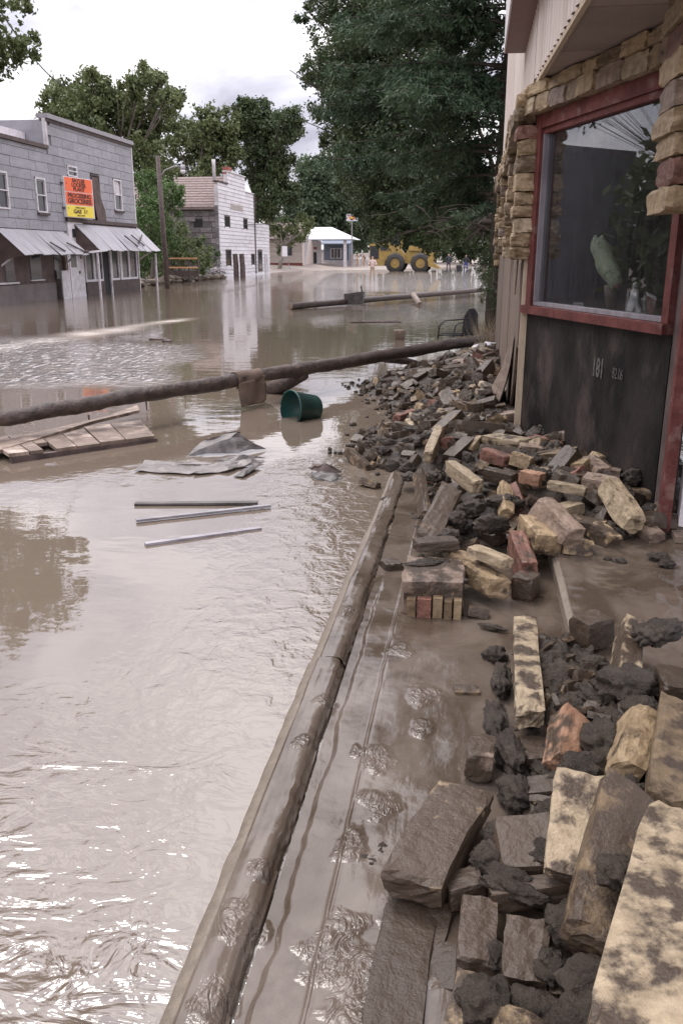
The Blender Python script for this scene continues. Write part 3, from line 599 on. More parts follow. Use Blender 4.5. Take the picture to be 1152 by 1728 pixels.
for (x, y, z, a, b_, c, yw) in [(770, 870, .2, .06, .05, .05, .3), (690, 800, .12, .05, .06, .03, .2), (800, 850, .22, .07, .05, .05, .8), (735, 800, .2, .05, .05, .05, 0), (900, 930, .1, .05, .04, .03, .2), (1110, 1060, .32, .10, .05, .05, .9), (1060, 1150, .26, .09, .07, .07, .3), (1120, 1150, .26, .05, .05, .04, 1), (1085, 1190, .24, .05, .06, .05, 0), (1010, 1170, .19, .07, .05, .05, 2.4),
      (1015, 1240, .20, .05, .08, .05, .1), (985, 1290, .20, .06, .05, .05, .2), (1000, 1110, .17, .06, .04, .03, 2.6), (1100, 1270, .24, .05, .05, .04, 0), (1060, 1330, .26, .05, .04, .04, 1),
      (845, 1140, .10, .03, .09, .06, 0), (838, 1210, .10, .035, .10, .06, .1), (862, 1270, .10, .04, .10, .06, .2), (870, 1330, .10, .04, .07, .05, .2), (835, 1100, .08, .04, .04, .04, .2), (830, 1052, .07, .05, .015, .015, 2.8),
      (860, 1400, .15, .05, .05, .04, 0), (825, 1440, .15, .04, .04, .04, 0), (925, 1430, .18, .05, .04, .035, 1), (855, 1470, .17, .05, .03, .03, 2.7), (870, 1492, .17, .07, .025, .025, 2.8),
      (1045, 1460, .36, .035, .04, .035, 0), (955, 1545, .2, .04, .05, .035, 0), (1000, 1650, .2, .05, .06, .05, 0), (820, 1680, .18, .05, .05, .04, 0), (930, 1620, .17, .03, .04, .03, 0),
      (980, 1720, .2, .05, .05, .05, 0), (900, 1690, .18, .05, .04, .035, 0), (1020, 1720, .2, .05, .05, .05, .0), (840, 1600, .15, .02, .03, .02, 0), (1068, 800, .34, .05, .05, .06, 0), (1090, 790, .34, .05, .04, .05, 0),
      (930, 720, .36, .08, .06, .05, 0), (905, 800, .30, .08, .06, .06, .5), (850, 842, .22, .10, .05, .05, .2), (830, 880, .20, .08, .04, .06, .1), (720, 945, .21, .09, .03, .02, .3), (745, 975, .2, .10, .02, .015, .2),
      (1045, 942, .14, .03, .02, .02, 0), (1025, 938, .14, .02, .015, .015, 0), (1110, 935, .15, .04, .03, .03, 0), (1125, 945, .15, .04, .03, .02, 1), (800, 700, .28, .1, .06, .05, 0), (840, 720, .3, .1, .06, .05, .6), (760, 900, .2, .05, .04, .05, 0),
      (620, 1445, .05, .04, .03, .02, 0), (640, 1430, .05, .03, .02, .02, 1)]:
    it.append((G(x, y, z) - Vector((0, 0, .018)), a * 1.15, b_ * 1.15, c * .85, yw))
r = random.Random(5)
for k in range(150):
    y = 4.5 + 9 * r.random(); xl = interp(y, XL); x = r.uniform(xl + .1, .32 if y > 6.9 else .36 + (6.9 - y) * .36); z = heap(x, y)
    if z > -.04: it.append((Vector((x, y, z + .02)), r.uniform(.04, .12), r.uniform(.03, .07), r.uniform(.03, .07), r.uniform(0, 6)))
for k in range(60):
    x = r.uniform(.2, 1.0); y = r.uniform(1.1, 3.0); z = heap(x, y)
    if z > .02: it.append((Vector((x, y, z)), r.uniform(.03, .06), r.uniform(.03, .06), r.uniform(.02, .05), r.uniform(0, 6)))
lumps('mud_clods', it, 'clods of dark mud stuck between and on the fallen stones', 4)
it = []
for k in range(260):
    y = 4.3 + 9.5 * r.random(); xl = interp(y, XL); x = xl + r.gauss(.06, .12); s_ = r.uniform(.008, .028)
    it.append((Vector((x, y, max(0.005, heap(x, y)) + s_ * .3)), s_ * 1.5, s_, s_ * .8, r.uniform(0, 6)))
for k in range(0): it.append((G(r.uniform(600, 740), r.uniform(480, 1000) if 0 else r.uniform(690, 790), .02), .02, .015, .01, r.uniform(0, 6)))
lumps('rubble_crumbs', it, 'small mud crumbs and pebbles along the water edge of the heap', 1, M['mud'])

def chips(name, nn, m, lab, seed, smin, smax, ylo, yhi):
    rg_ = random.Random(seed); VV = []; FF = []; off = 0; c_ = 0
    while c_ < nn:
        y = ylo + (yhi - ylo) * rg_.random(); xl = interp(y, XL) if y > 4 else .2; xr = .32 if y > 6.9 else (.36 + (6.9 - y) * .36 if y > 4 else 1.0)
        x = xl - .04 + (xr - xl) * rg_.random(); z = heap(x, y); c_ += 1
        if z < -.06: continue
        base = rockmesh(rg_.randrange(6) + 40, 1, .08); d_ = [rg_.uniform(smin, smax) * k for k in (1.4, .9, .6)]
        mt = Matrix.Translation((x, y, max(z, .0) + .025)) @ Matrix.Rotation(rg_.uniform(0, 6.3), 4, 'Z') @ Matrix.Rotation(rg_.gauss(0, .6), 4, 'X') @ Matrix.Rotation(rg_.gauss(0, .5), 4, 'Y') @ Matrix.Diagonal((*d_, 1))
        for v in base.vertices: VV.append(tuple(mt @ v.co))
        for p in base.polygons: FF.append([i + off for i in (list(p.vertices) + [p.vertices[-1]])[:4]])
        off += len(base.vertices)
    me = npmesh(name, VV, FF, m, False); meta(link(name, me), lab, 'chips', kind='stuff')
chips('stone_chips', 300, stone('brown', .9), 'mud coated broken stone chips filling the heap', 3, .04, .11, 4.5, 13.5)
chips('pale_chips', 110, stone('tan', .5), 'tan broken stone chips scattered over the heap', 4, .03, .085, 4.5, 13)
chips('near_chips', 260, stone('brown', .85), 'mud coated chips between the near blocks', 5, .015, .06, 1.1, 3.3)
# ------------------------------------------------------------------ STOREFRONT BUILDING (right)
bld = thing('stone_storefront', (.5, 6.8, 0), 'storefront with red framed shop window and half fallen stone facing on the right', 'building')
Cc, Ee = Vector((.40, 6.80, 0)), Vector((1.08, 4.95, 0)); wd_ = (Ee - Cc).normalized(); wn_ = Vector((wd_.y, -wd_.x, 0)); WL = (Ee - Cc).length
def W(u, n, z): q = Cc + wd_ * u + wn_ * n; return Vector((q.x, q.y, z))
def wbox(u0, u1, n0, n1, z0, z1): 
    m_ = MB(); m_.add([W(u0, n0, z0), W(u1, n0, z0), W(u1, n1, z0), W(u0, n1, z0), W(u0, n0, z1), W(u1, n0, z1), W(u1, n1, z1), W(u0, n1, z1)],
          [(0, 3, 2, 1), (4, 5, 6, 7), (0, 1, 5, 4), (1, 2, 6, 5), (2, 3, 7, 6), (3, 0, 4, 7)]); return m_
SZ = 1.20
p_ = wbox(.0, WL, -.05, 0, -.1, SZ - .02).build('lower_panel', M['blackply'], bld)
wl = p_
wm = (wd_, Vector((0, 0, 1)), wn_)
rot_w = Matrix((wd_, Vector((0, 0, 1)), wn_)).transposed().to_4x4()
for s_, px, py, sz in (('181', 1008, 622, .165), ('82.06', 1041, 632, .095)):
    rr_ = ray(px, py); den = rr_.dot(wn_); tt = (Cc - Vector((0, 0, CAMZ)) + wn_ * .004).dot(wn_) / den if abs(den) > 1e-6 else 1; pt = Vector((0, 0, CAMZ)) + rr_ * tt
    text('lettering', s_, sz, Matrix.Translation(pt) @ rot_w @ Matrix.Diagonal((.62, 1, 1, 1)), M['letterw'], bld, .0008)
# window
wf = wbox(.03, .12, -.05, .035, SZ + .04, 2.56).build('window_frame', M['redp'], bld)
m_ = wbox(WL - .075, WL - .01, -.05, .03, SZ + .04, 2.52); m_.build('frame_side', M['redp'], wf)
m_ = wbox(.12, WL - .01, -.05, .03, 2.47, 2.56); m_.build('frame_top', M['redp'], wf)
m_ = wbox(.12, WL - .01, -.05, .012, 2.43, 2.468); m_.build('frame_moulding', M['redp'], wf)
m_ = wbox(.0, WL + .0, -.05, .065, SZ - .02, SZ + .038); m_.build('window_sill', M['redp'], wf)
m_ = wbox(.12, WL - .075, -.045, .010, SZ + .041, SZ + .068); m_.build('metal_bead', M['galv'], wf)
m_ = wbox(.12, .135, -.045, .012, SZ + .07, 2.43); m_.build('metal_bead', M['galv'], wf)
gm = bpy.data.materials.new('dirty_window_glass'); gm.use_nodes = True; t = gm.node_tree; N = t.nodes; K = t.links.new; N.remove(N['Principled BSDF'])
trn = nd('ShaderNodeBsdfTransparent'); trn.inputs[0].default_value = (.80, .82, .82, 1); gl = nd('ShaderNodeBsdfGlossy'); gl.inputs['Roughness'].default_value = .012; gl.inputs[0].default_value = (.9, .9, .95, 1)
geo = nd('ShaderNodeNewGeometry'); vd = nd('ShaderNodeVectorMath', operation='DOT_PRODUCT'); K(geo.outputs['Normal'], vd.inputs[0]); K(geo.outputs['Incoming'], vd.inputs[1])
fr = mth('MULTIPLY_ADD', mth('POWER', mth('SUBTRACT', 1.0, mth('ABSOLUTE', vd.outputs['Value'])), 4.0), .80, .08); mg = nd('ShaderNodeMixShader'); K(fr, mg.inputs[0]); K(trn.outputs[0], mg.inputs[1]); K(gl.outputs[0], mg.inputs[2])
dfm = nd('ShaderNodeBsdfDiffuse'); dfm.inputs[0].default_value = (.20, .19, .19, 1); md = nd('ShaderNodeMixShader'); geo = nd('ShaderNodeNewGeometry')
sm = nd('ShaderNodeMapRange'); sm.inputs['From Min'].default_value = .42; sm.inputs['From Max'].default_value = .8; sm.inputs['To Max'].default_value = .13; sm.inputs['To Min'].default_value = .02
K(tex(9, (4, 4, .35), 6, .75), sm.inputs[0]); K(sm.outputs[0], md.inputs[0]); K(mg.outputs[0], md.inputs[1]); K(dfm.outputs[0], md.inputs[2]); K(md.outputs[0], N['Material Output'].inputs[0])
wbox(.125, WL - .07, -.03, -.026, SZ + .05, 2.46).build('window_pane', gm, bld)
# room behind the glass
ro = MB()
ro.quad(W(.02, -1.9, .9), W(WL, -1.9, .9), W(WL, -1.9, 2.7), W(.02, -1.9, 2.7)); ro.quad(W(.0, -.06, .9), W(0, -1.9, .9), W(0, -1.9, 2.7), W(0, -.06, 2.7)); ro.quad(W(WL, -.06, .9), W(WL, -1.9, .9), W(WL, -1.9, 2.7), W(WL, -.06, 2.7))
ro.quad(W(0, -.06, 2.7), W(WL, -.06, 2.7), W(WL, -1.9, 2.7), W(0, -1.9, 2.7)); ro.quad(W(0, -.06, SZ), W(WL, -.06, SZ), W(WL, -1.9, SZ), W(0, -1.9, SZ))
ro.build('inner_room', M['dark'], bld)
# end panel and red door post, door beyond
MB().box((1.085, 4.70, -.1), (1.14, 4.94, 2.75)).build('end_panel', M['dkwood'], bld)
MB().box((1.055, 4.63, .10), (1.115, 4.695, 2.75)).build('door_post', M['redp'], bld)
dr = MB().box((1.16, 4.64, .13), (1.22, 4.70, 2.7)).build('door_frame', M['offw'], bld)
MB().box((1.225, 4.66, .6), (1.9, 4.67, 2.2)).build('door_pane', M['glassdk'], dr)
MB().box((1.225, 4.65, .13), (1.9, 4.70, .6)).build('kick_plate', M['redp'], dr)
MB().box((1.12, 4.50, .12), (1.95, 4.625, .155)).build('door_sill', M['wood'], bld)
# lower sheathing of the far facade, torn
def sheet(name, pts, m, th=.02): 
    return MB().prism([Vector(p) for p in pts], (th, 0, 0)).build(name, m, bld)
sheet('sheathing', [(.345, 7.0, 1.60), (.345, 6.98, .95), (.345, 7.15, .80), (.345, 7.3, .55), (.345, 7.6, .30), (.345, 9.0, .0), (.345, 9.0, 1.60)], M['ply'])
sheet('sheathing', [(.340, 9.0, 1.6), (.340, 9.0, -.1), (.340, 11.4, -.1), (.340, 11.4, 1.6)], M['ply'])
sheet('sheathing', [(.335, 11.4, 1.6), (.335, 11.4, -.1), (.335, 13.9, -.1), (.335, 13.9, 1.6)], M['ply'])
box('back_wall', (.40, 6.85, -.1), (.46, 13.9, 2.7), M['dkwood'], bld)
box('end_wall', (.345, 13.9, -.1), (3, 14.0, 5.5), M['dkwood'], bld)
box('corner_stud', (.352, 6.79, -.1), (.40, 6.84, 1.62), M['stud'], bld)
box('corner_stud', (.345, 6.90, .9), (.375, 6.95, 1.62), M['ply'], bld)
curl = MB()
us_ = [(0, 0), (.06, .3), (.13, .55), (.2, .8)]
pts = []
for i in range(7):
    z = .95 - i * .13; o_ = .02 + .26 * (i / 6) ** 2
    pts.append((Vector((.345 - o_ * .55, 7.35 + .05 * i, z)), Vector((.345 - o_, 7.9 + .12 * i, z - .03))))
for (a, b_), (c, d) in zip(pts[:-1], pts[1:]): curl.quad(a, b_, d, c); curl.quad(a + Vector((.012, 0, 0)), c + Vector((.012, 0, 0)), d + Vector((.012, 0, 0)), b_ + Vector((.012, 0, 0)))
o = curl.build('torn_flap', M['ply'], bld); o['label'] = 'torn plywood flap curling away from the wall'
for k, (y, z0, z1) in enumerate(((6.99, 1.38, 1.58), (7.04, 1.30, 1.56), (7.12, 1.44, 1.58))): MB().prism([(.31, y, z1), (.31, y + .05, z1), (.30, y + .055, z0 + .05), (.305, y + .02, z0)], (.012, 0, 0)).build('splinter', M['ply'], bld)
# veneer stones: piers and lintel courses
def vstone(a, b_, tn, k, amp=.05):
    m0 = stone(tn, .06); base = rockmesh(k % 11 + 20, 4, .085); key = (base.name, m0.name)
    if key not in MESHMAT: c = base.copy(); c.materials.clear(); c.materials.append(m0); MESHMAT[key] = c
    o = link('stone', MESHMAT[key], bld); a, b_ = Vector(a), Vector(b_); o.location = (a + b_) / 2 - ORG[bld.name]; o.scale = [abs(b_[i] - a[i]) * 1.03 for i in range(3)]; return o
TN = ['tan', 'pale', 'tan', 'mauve', 'tan', 'pale', 'brown', 'tan', 'tan', 'red']
r = random.Random(3); k = 0
for (y0, y1, zb) in ((6.74, 7.02, 1.57), (8.62, 8.86, 1.58), (11.0, 11.25, 1.72), (13.55, 13.85, 1.45)):
    z = zb
    while z < 2.48:
        hgt_ = r.uniform(.085, .125); pr_ = r.uniform(0, .025); tn = r.choice(TN) if k > 8 else ['tan', 'tan', 'pale', 'tan', 'tan', 'tan', 'brown', 'tan', 'red'][k]
        vstone((.262 - pr_, y0, z), (.41, y1, min(z + hgt_ - .006, 2.50)), tn, k); z += hgt_; k += 1
y = 6.76
while y < 13.8:
    ln = r.uniform(.3, .6)
    for z0, z1 in ((2.51, 2.62), (2.625, 2.72)):
        pr_ = r.uniform(0, .04); vstone((.25 - pr_, y, z0), (.37, min(y + ln - .01, 13.88), z1), r.choice(TN), k); k += 1
    y += ln
def wstone(u0, u1, z0, z1, n0, n1, tn, k):
    o = vstone((0, 0, 0), (1, 1, 1), tn, k); q = W((u0 + u1) / 2, (n0 + n1) / 2, (z0 + z1) / 2) - ORG[bld.name]
    o.matrix_local = Matrix.Translation(q) @ Matrix.Rotation(math.atan2(wd_.y, wd_.x), 4, 'Z') @ Matrix.Diagonal((abs(u1 - u0) * 1.02, abs(n1 - n0), abs(z1 - z0) * 1.02, 1))
for cz0, cz1, seed in ((2.565, 2.675, 1), (2.68, 2.755, 2)):
    u = -.02; rr2 = random.Random(seed)
    while u < WL + .05:
        ln = rr2.uniform(.14, .38); wstone(u, u + ln - .012, cz0, cz1, -.02, .09 + rr2.uniform(0, .03), rr2.choice(TN), k); k += 1; u += ln
z = 1.80; rr2 = random.Random(12)
for i in range(9):
    hgt_ = rr2.uniform(.10, .14); pr_ = rr2.uniform(-.02, .03); vstone((.865 - pr_, 4.36, z), (1.02, 4.78, z + hgt_ - .006), ['tan', 'red', 'tan', 'tan', 'mauve', 'tan', 'red', 'tan', 'brown'][i], i + 3)
    vstone((1.025, 4.34 + pr_ * .3, z), (1.42, 4.62, z + hgt_ - .006), ['tan', 'red', 'tan', 'tan', 'mauve', 'tan', 'tan', 'tan', 'tan'][i], i + 5); z += hgt_
box('door_header', (1.0, 4.66, 2.3), (2.2, 4.9, 2.76), M['dkwood'], bld)
# corrugated siding, trim, soffit, marquee
def corr(x0, y0, x1, y1, z0, z1, m, name, pitch=.14, dep=.03):
    L2 = math.hypot(x1 - x0, y1 - y0); n_ = int(L2 / pitch) * 6; pts = []
    nx_, ny_ = -(y1 - y0) / L2, (x1 - x0) / L2
    mb = MB(); prev = None
    for i in range(n_ + 1):
        t_ = i / n_; ph = (t_ * L2 / pitch) % 1; d_ = dep if ph < .35 else 0
        if .35 <= ph < .5: d_ = dep * (1 - (ph - .35) / .15)
        if ph > .85: d_ = dep * (ph - .85) / .15
        q = (x0 + (x1 - x0) * t_ + nx_ * d_, y0 + (y1 - y0) * t_ + ny_ * d_)
        if prev: mb.quad((*prev, z0), (*q, z0), (*q, z1), (*prev, z1))
        prev = q
    return mb.build(name, m, bld)
corr(.37, 6.72, .34, 13.9, 2.73, 5.5, M['cream'], 'siding')
corr(.50, 4.0, .37, 6.72, 2.79, 5.5, M['cream'], 'siding')
corr(.75, .2, .50, 4.0, 2.79, 5.5, M['cream'], 'siding')
MB().beam((.365, 6.75, 2.775), (.50, 4.0, 2.775), .03, .035).build('trim', M['stud'], bld)
MB().beam((.50, 4.0, 2.775), (.76, .2, 2.775), .03, .035).build('trim', M['stud'], bld)
for i in range(7):
    y1_ = 6.7 - i * .95; y0_ = y1_ - .94; f_ = lambda y: .385 + .0491 * (6.7 - y) + (max(0, 4.0 - y) * .018)
    MB().prism([(f_(y0_), y0_, 2.768), (2.2, y0_, 2.768), (2.2, y1_, 2.768), (f_(y1_), y1_, 2.768)], (0, 0, .02)).build('soffit_board', M['soffit'], bld)
mq = MB(); mq.box((.165, 1.0, 3.3), (.43, 8.38, 3.33)).build('marquee_soffit', M['maroon'], bld)
mq = MB().box((.15, 1.0, 3.305), (.163, 8.39, 5.6)).build('marquee_face', M['offw'], bld)
box('marquee_end', (.165, 8.38, 3.31), (.36, 8.395, 5.6), M['cream'], bld)
box('upper_mass', (.55, .2, 2.85), (3.5, 13.85, 5.4), M['dkwood'], bld)
# items standing in the window
def inwin(px, py, dn=-.16):
    q0 = Cc + wn_ * dn; rr_ = ray(px, py); tt = (q0 - Vector((0, 0, CAMZ))).dot(wn_) / rr_.dot(wn_); return Vector((0, 0, CAMZ)) + rr_ * tt
a, b_ = inwin(1008, 412), inwin(1040, 484)
cl = thing('draped_cloth', a, 'pale green floral cloth bundle hanging in the shop window', 'cloth')
mb = MB(); nseg = 10
mb.tube([a.lerp(b_, i / nseg) + Vector((0, 0, .01 * math.sin(i))) for i in range(nseg + 1)], [.052, .062, .066, .067, .067, .064, .062, .058, .054, .048, .036], 14, .25, 3); mb.build('cloth_body', M['floral'], cl, True)
for dx in (-.04, .045): MB().tube([a + wd_ * dx, a + wd_ * dx * 1.15 + Vector((0, 0, .06))], [.035, .006], 8).build('cloth_corner', M['floral'], cl, True)
q = inwin(1030, 497); mb = MB().tube([q + Vector((0, 0, .06)), q, q - Vector((0, 0, .10))], [.05, .04, .025], 8, .3); mb.build('bunched_end', M['brassd'] if 'brassd' in M else M['wood'], cl, True)
q = inwin(1040, 487, -.12); MB().tube([q, q + Vector((0, 0, .03))], [.028, .02], 8).build('red_bow', M['redp'], cl, True)
q = inwin(1067, 524); fg = thing('figurine', q, 'white robed figurine on the window ledge beside the floral cloth', 'figurine')
MB().tube([q, q + Vector((0, 0, .03)), q + Vector((0, 0, .08)), q + Vector((0, 0, .12)), q + Vector((0, 0, .135))], [.034, .036, .030, .024, .010], 10, .1).build('robe', M['offw'], fg, True)
MB().tube([q + Vector((0, 0, .13)), q + Vector((0, 0, .145)), q + Vector((0, 0, .165)), q + Vector((0, 0, .175))], [.010, .018, .017, .006], 8).build('head', M['offw'], fg, True)
for s_ in (-1, 1): MB().tube([q + Vector((0, 0, .11)) + wd_ * .018 * s_, q + Vector((0, -.01, .07)) + wd_ * .04 * s_], [.012, .009], 6).build('arm', M['offw'], fg, True)
q = inwin(1096, 515); rc = thing('pennant', q, 'red pennant with black and white checkered border in the window corner', 'pennant')
MB().prism([q + wd_ * -.05 + Vector((0, 0, .07)), q + wd_ * .06 + Vector((0, 0, .05)), q + wd_ * .05 + Vector((0, 0, -.03)), q + wd_ * .0 + Vector((0, 0, -.07)), q + wd_ * -.04 + Vector((0, 0, .0))], wn_ * -.006).build('pennant_cloth', M['redp'], rc)
for i in range(14):
    row, cl_ = i % 2, i // 2; c0 = q + wd_ * (-.05 + cl_ * .016 + row * .008) + Vector((0, 0, .066 - cl_ * .0035 - row * .011)) + wn_ * .004
    MB().prism([c0, c0 + wd_ * .008, c0 + wd_ * .008 + Vector((0, 0, .010)), c0 + Vector((0, 0, .010))], wn_ * -.003).build('check_square', M['offw'], rc)
q = inwin(975, 516); MBx = MB().box(q - Vector((.03, .05, .02)), q + Vector((.03, .05, .02))); o = MBx.build('small_box', M['offw'], at=q); meta(o, 'small white carton on the window ledge left of the cloth', 'carton')

# ------------------------------------------------------------------ LOCKER PLANT (left two-storey building)
XB = -15.8
lp = thing('locker_plant', (XB, 33, 0), 'grey two-storey false-front locker plant with orange sign and sagging awnings', 'building')
box('wall', (XB - 8, 26.4, -.1), (XB - .06, 31.44, 5.30), M['gpanel'], lp); box('wall', (XB - 8, 31.45, -.1), (XB - .061, 39.49, 6.35), M['gpanel'], lp)
WIN = [(30.25, 31.0, 3.10, 4.30), (32.9, 33.75, 4.55, 4.95), (34.95, 35.75, 2.95, 4.80), (37.2, 38.05, 3.50, 4.80), (27.6, 28.35, 3.1, 4.3)]
pn = bpy.data.meshes.new('panel'); mbp = MB().box((0, -.5, -.5), (.05, .5, .5)); pn.from_pydata(mbp.v, [], mbp.f); pn.materials.append(M['gpanel']); pn.update()
rows = 0; z = 2.5; r = random.Random(9)
while z < 6.35:
    y = 26.42 + (rows % 2) * .45 - .45
    while y < 39.48:
        y0, y1 = max(y, 26.42), min(y + .9, 39.48); ok = True; zt = z + .335
        if y1 <= y0 + .05: y += .9; continue
        top = 5.33 if (y0 + y1) / 2 < 31.45 else 6.38
        if y0 < 31.45 < y1:
            if z > 5.0: y0 = 31.45
        zt2 = min(z + .33, top)
        if zt2 - z > .08:
            segs = [(y0, y1)]
            for (a, c, e0, e1) in WIN:
                if z + .17 > e0 - .02 and z + .17 < e1 + .02:
                    ns = []
                    for (s0, s1) in segs:
                        if s1 <= a or s0 >= c: ns.append((s0, s1))
                        else:
                            if s0 < a - .04: ns.append((s0, a))
                            if s1 > c + .04: ns.append((c, s1))
                    segs = ns
            for (s0, s1) in segs:
                o = link('siding_panel', pn, lp); o.location = Vector((XB - .06 + r.uniform(0, .012), (s0 + s1) / 2, (z + zt2) / 2)) - ORG[lp.name]; o.scale = (1, s1 - s0 - .012, zt2 - z - .010)
                o.rotation_euler = (r.gauss(0, .004), 0, 0)
        y += .9
    z += .335; rows += 1
for i, (a, c, e0, e1) in enumerate(WIN):
    fm = MB()
    for bx_ in (((a, e0), (a + .07, e1)), ((c - .07, e0), (c, e1)), ((a, e1 - .06), (c, e1)), ((a, e0), (c, e0 + .05)), ((a, (e0 + e1) / 2 - .02), (c, (e0 + e1) / 2 + .02))):
        fm.box((XB - .05, bx_[0][0], bx_[0][1]), (XB + .03 + .001 * len(fm.v) / 8, bx_[1][0], bx_[1][1]))
    wfr = fm.build('window', M['dkwood'] if i == 2 else M['offw'], lp); MB().box((XB - .045, a + .06, e0 + .04), (XB - .035, c - .06, e1 - .05)).build('pane', M['glassdk'] if i != 2 else M['dark'], wfr)
    if i == 3 or i == 0: MB().box((XB - .04, a - .03, e0 - .09), (XB + .10, c + .03, e0 - .005)).build('sill', M['dkwood'], wfr)
    if i == 3: MB().prism([(XB - .03, a + .1, e1 - .1), (XB - .03, c - .2, e1 - .1), (XB - .03, c - .1, (e0 + e1) / 2), (XB - .03, a + .25, (e0 + e1) / 2)], (.01, 0, 0)).build('blind', M['offw'], wfr)
o = MB().prism([(XB + .01, 35.0, 4.7), (XB + .01, 35.6, 4.7), (XB + .01, 35.75, 3.9), (XB + .01, 36.1, 3.4), (XB + .01, 36.15, 2.85), (XB + .01, 35.3, 2.85), (XB + .01, 35.1, 3.6)], (.03, 0, 0)).build('broken_door', M['brownwall'], lp); o['label'] = 'dark hanging upper door strip with torn edge'
# parapets
box('cornice', (XB - .3, 31.42, 6.40), (XB + .12, 39.55, 6.56), M['galv'], lp); box('cornice_board', (XB - .2, 31.44, 6.30), (XB + .06, 39.52, 6.395), M['dkwood'], lp)
box('cornice', (XB - .2, 26.35, 5.34), (XB + .08, 31.40, 5.47), M['dkwood'], lp)
MB().box((XB - .1, 31.40, 5.48), (XB + .03, 31.52, 6.39)).build('corner_board', M['offw'], lp)
box('corner_board', (XB - .1, 39.49, -.1), (XB + .02, 39.56, 6.39), M['offw'], lp)
box('roof', (XB - 7.9, 26.5, 5.30), (XB - .3, 31.4, 5.55), M['galv'], lp)
MB().beam((XB - 1.2, 28.3, 5.75), (XB - 1.2, 31.4, 5.75), .8, .35).build('roof_hatch', M['offw'], lp)
# storefront
box('fascia', (XB - .05, 32.4, 2.86), (XB + .10, 39.5, 3.0), M['dkwood'], lp)
box('upper_door_panel', (XB - .05, 32.45, 2.0), (XB + .05, 33.75, 2.855), M['offw'], lp)
box('small_window', (XB + .052, 32.75, 2.28), (XB + .06, 33.15, 2.60), M['glassdk'], lp)
box('storefront_infill', (XB - .05, 33.76, 1.95), (XB + .02, 39.48, 2.855), M['brownwall'], lp)
# doors and panes under the awnings
def pane(y0, y1, z0, z1, m, dx=.02, fw_=.07, name='storefront_window'):
    f = MB()
    for q in (((y0, z0), (y0 + fw_, z1)), ((y1 - fw_, z0), (y1, z1)), ((y0 + fw_, z1 - fw_), (y1 - fw_, z1)), ((y0 + fw_, z0), (y1 - fw_, z0 + fw_))): f.box((XB - .05, *q[0]), (XB + dx, *q[1]))
    f = f.build(name, M['offw'], lp); MB().box((XB - .04, y0 + fw_, z0 + fw_), (XB - .03, y1 - fw_, z1 - fw_)).build('pane', m, f); return f
for (a, c) in ((33.75, 34.6), (34.6, 35.45), (36.35, 37.2), (37.45, 38.35), (38.35, 39.3)): pane(a, c, .55, 1.95, M['glassdk'], fw_=.09)
box('bulkhead', (XB - .04, 33.7, -.1), (XB + .04, 35.5, .54), M['dkwood'], lp); box('bulkhead', (XB - .04, 36.2, -.1), (XB + .04, 39.45, .54), M['dkwood'], lp)
box('door_opening', (XB - .05, 35.52, -.1), (XB - .03, 36.15, 2.0), M['dark'], lp); box('post', (XB - .02, 36.16, -.1), (XB + .05, 36.28, 2.0), M['offw'], lp); box('post', (XB - .02, 37.25, .55), (XB + .05, 37.4, 2.0), M['offw'], lp)
dd = MB().box((XB - .04, 32.2, -.1), (XB + .03, 33.6, 2.0)).build('entrance_door', M['offw'], lp); dd['label'] = 'peeling white entrance door with small dark pane'
MB().box((XB + .032, 32.45, 1.15), (XB + .04, 32.95, 1.72)).build('pane', M['glassdk'], dd); MB().box((XB + .032, 33.1, .9), (XB + .06, 33.2, 1.0)).build('handle', M['redp'], dd)
box('white_board', (XB + .3, 31.0, -.1), (XB + .34, 31.6, 1.05), M['offw'], lp); box('shed_front', (XB + .0, 26.45, -.1), (XB + .05, 32.1, 2.3), M['brownwall'], lp)
box('low_wall', (XB + .055, 26.5, -.1), (XB + .12, 30.9, .62), mat('grey_low_wall', (.10, .085, .08), (.15, .125, .12), scale=2), lp)
for (a, c) in ((27.5, 28.1), (29.2, 30.0), (31.0, 31.5)): MB().box((XB + .052, a, .75), (XB + .065, c, 1.6)).build('dark_window', M['glassdk'], lp)
box('window_ledge', (XB + .05, 26.5, .66), (XB + .15, 28.2, .72), M['offw'], lp); box('window_ledge', (XB + .05, 29.1, .72), (XB + .12, 30.1, .76), M['offw'], lp)
for (y, s_) in ((31.75, 0), (31.95, 0), (32.1, 0)): MB().box((XB + .06, y, -.1), (XB + .16, y + .09, 1.7)).build('plank', M['wood'] if y < 31.9 else M['offw'], lp)
# awnings: individual sheets, some slipped
def awning(y0, y1, zt, zb, xo, seed, cat):
    rr2 = random.Random(seed); n_ = int(round((y1 - y0) / .62)); st = (y1 - y0) / n_
    for i in range(n_):
        a = y0 + i * st; j = rr2.uniform(-.06, .04); tw = rr2.uniform(-.05, .05)
        b2 = MB(); p0 = Vector((XB + .05, a, zt)); p1 = Vector((XB + .05, a + st * 1.02, zt + .004)); p2 = Vector((xo + j, a + st * 1.02 + tw, zb + rr2.uniform(-.02, .03))); p3 = Vector((xo + j, a + tw, zb + rr2.uniform(-.03, .03)))
        dz = Vector((0, 0, .02)); b2.add([p0, p1, p2, p3, p0 + dz, p1 + dz, p2 + dz, p3 + dz], [(3, 2, 1, 0), (4, 5, 6, 7), (0, 1, 5, 4), (1, 2, 6, 5), (2, 3, 7, 6), (3, 0, 4, 7)])
        b2.build('awning_sheet', M['awn'], lp)
    for y in (y0 + .1, y1 - .15):
        MB().beam((XB + .06, y, zb - .35), (xo - .25, y, zb + .12), .05, .06).build('awning_brace', M['offw'], lp)
    MB().prism([(XB + .06, y0 + .03, zt - .05), (XB + .06, y0 + .03, zb - .2), (xo - .05, y0 + .03, zb - .01)], (0, .02, 0)).build('awning_gable', M['brownwall'], lp)
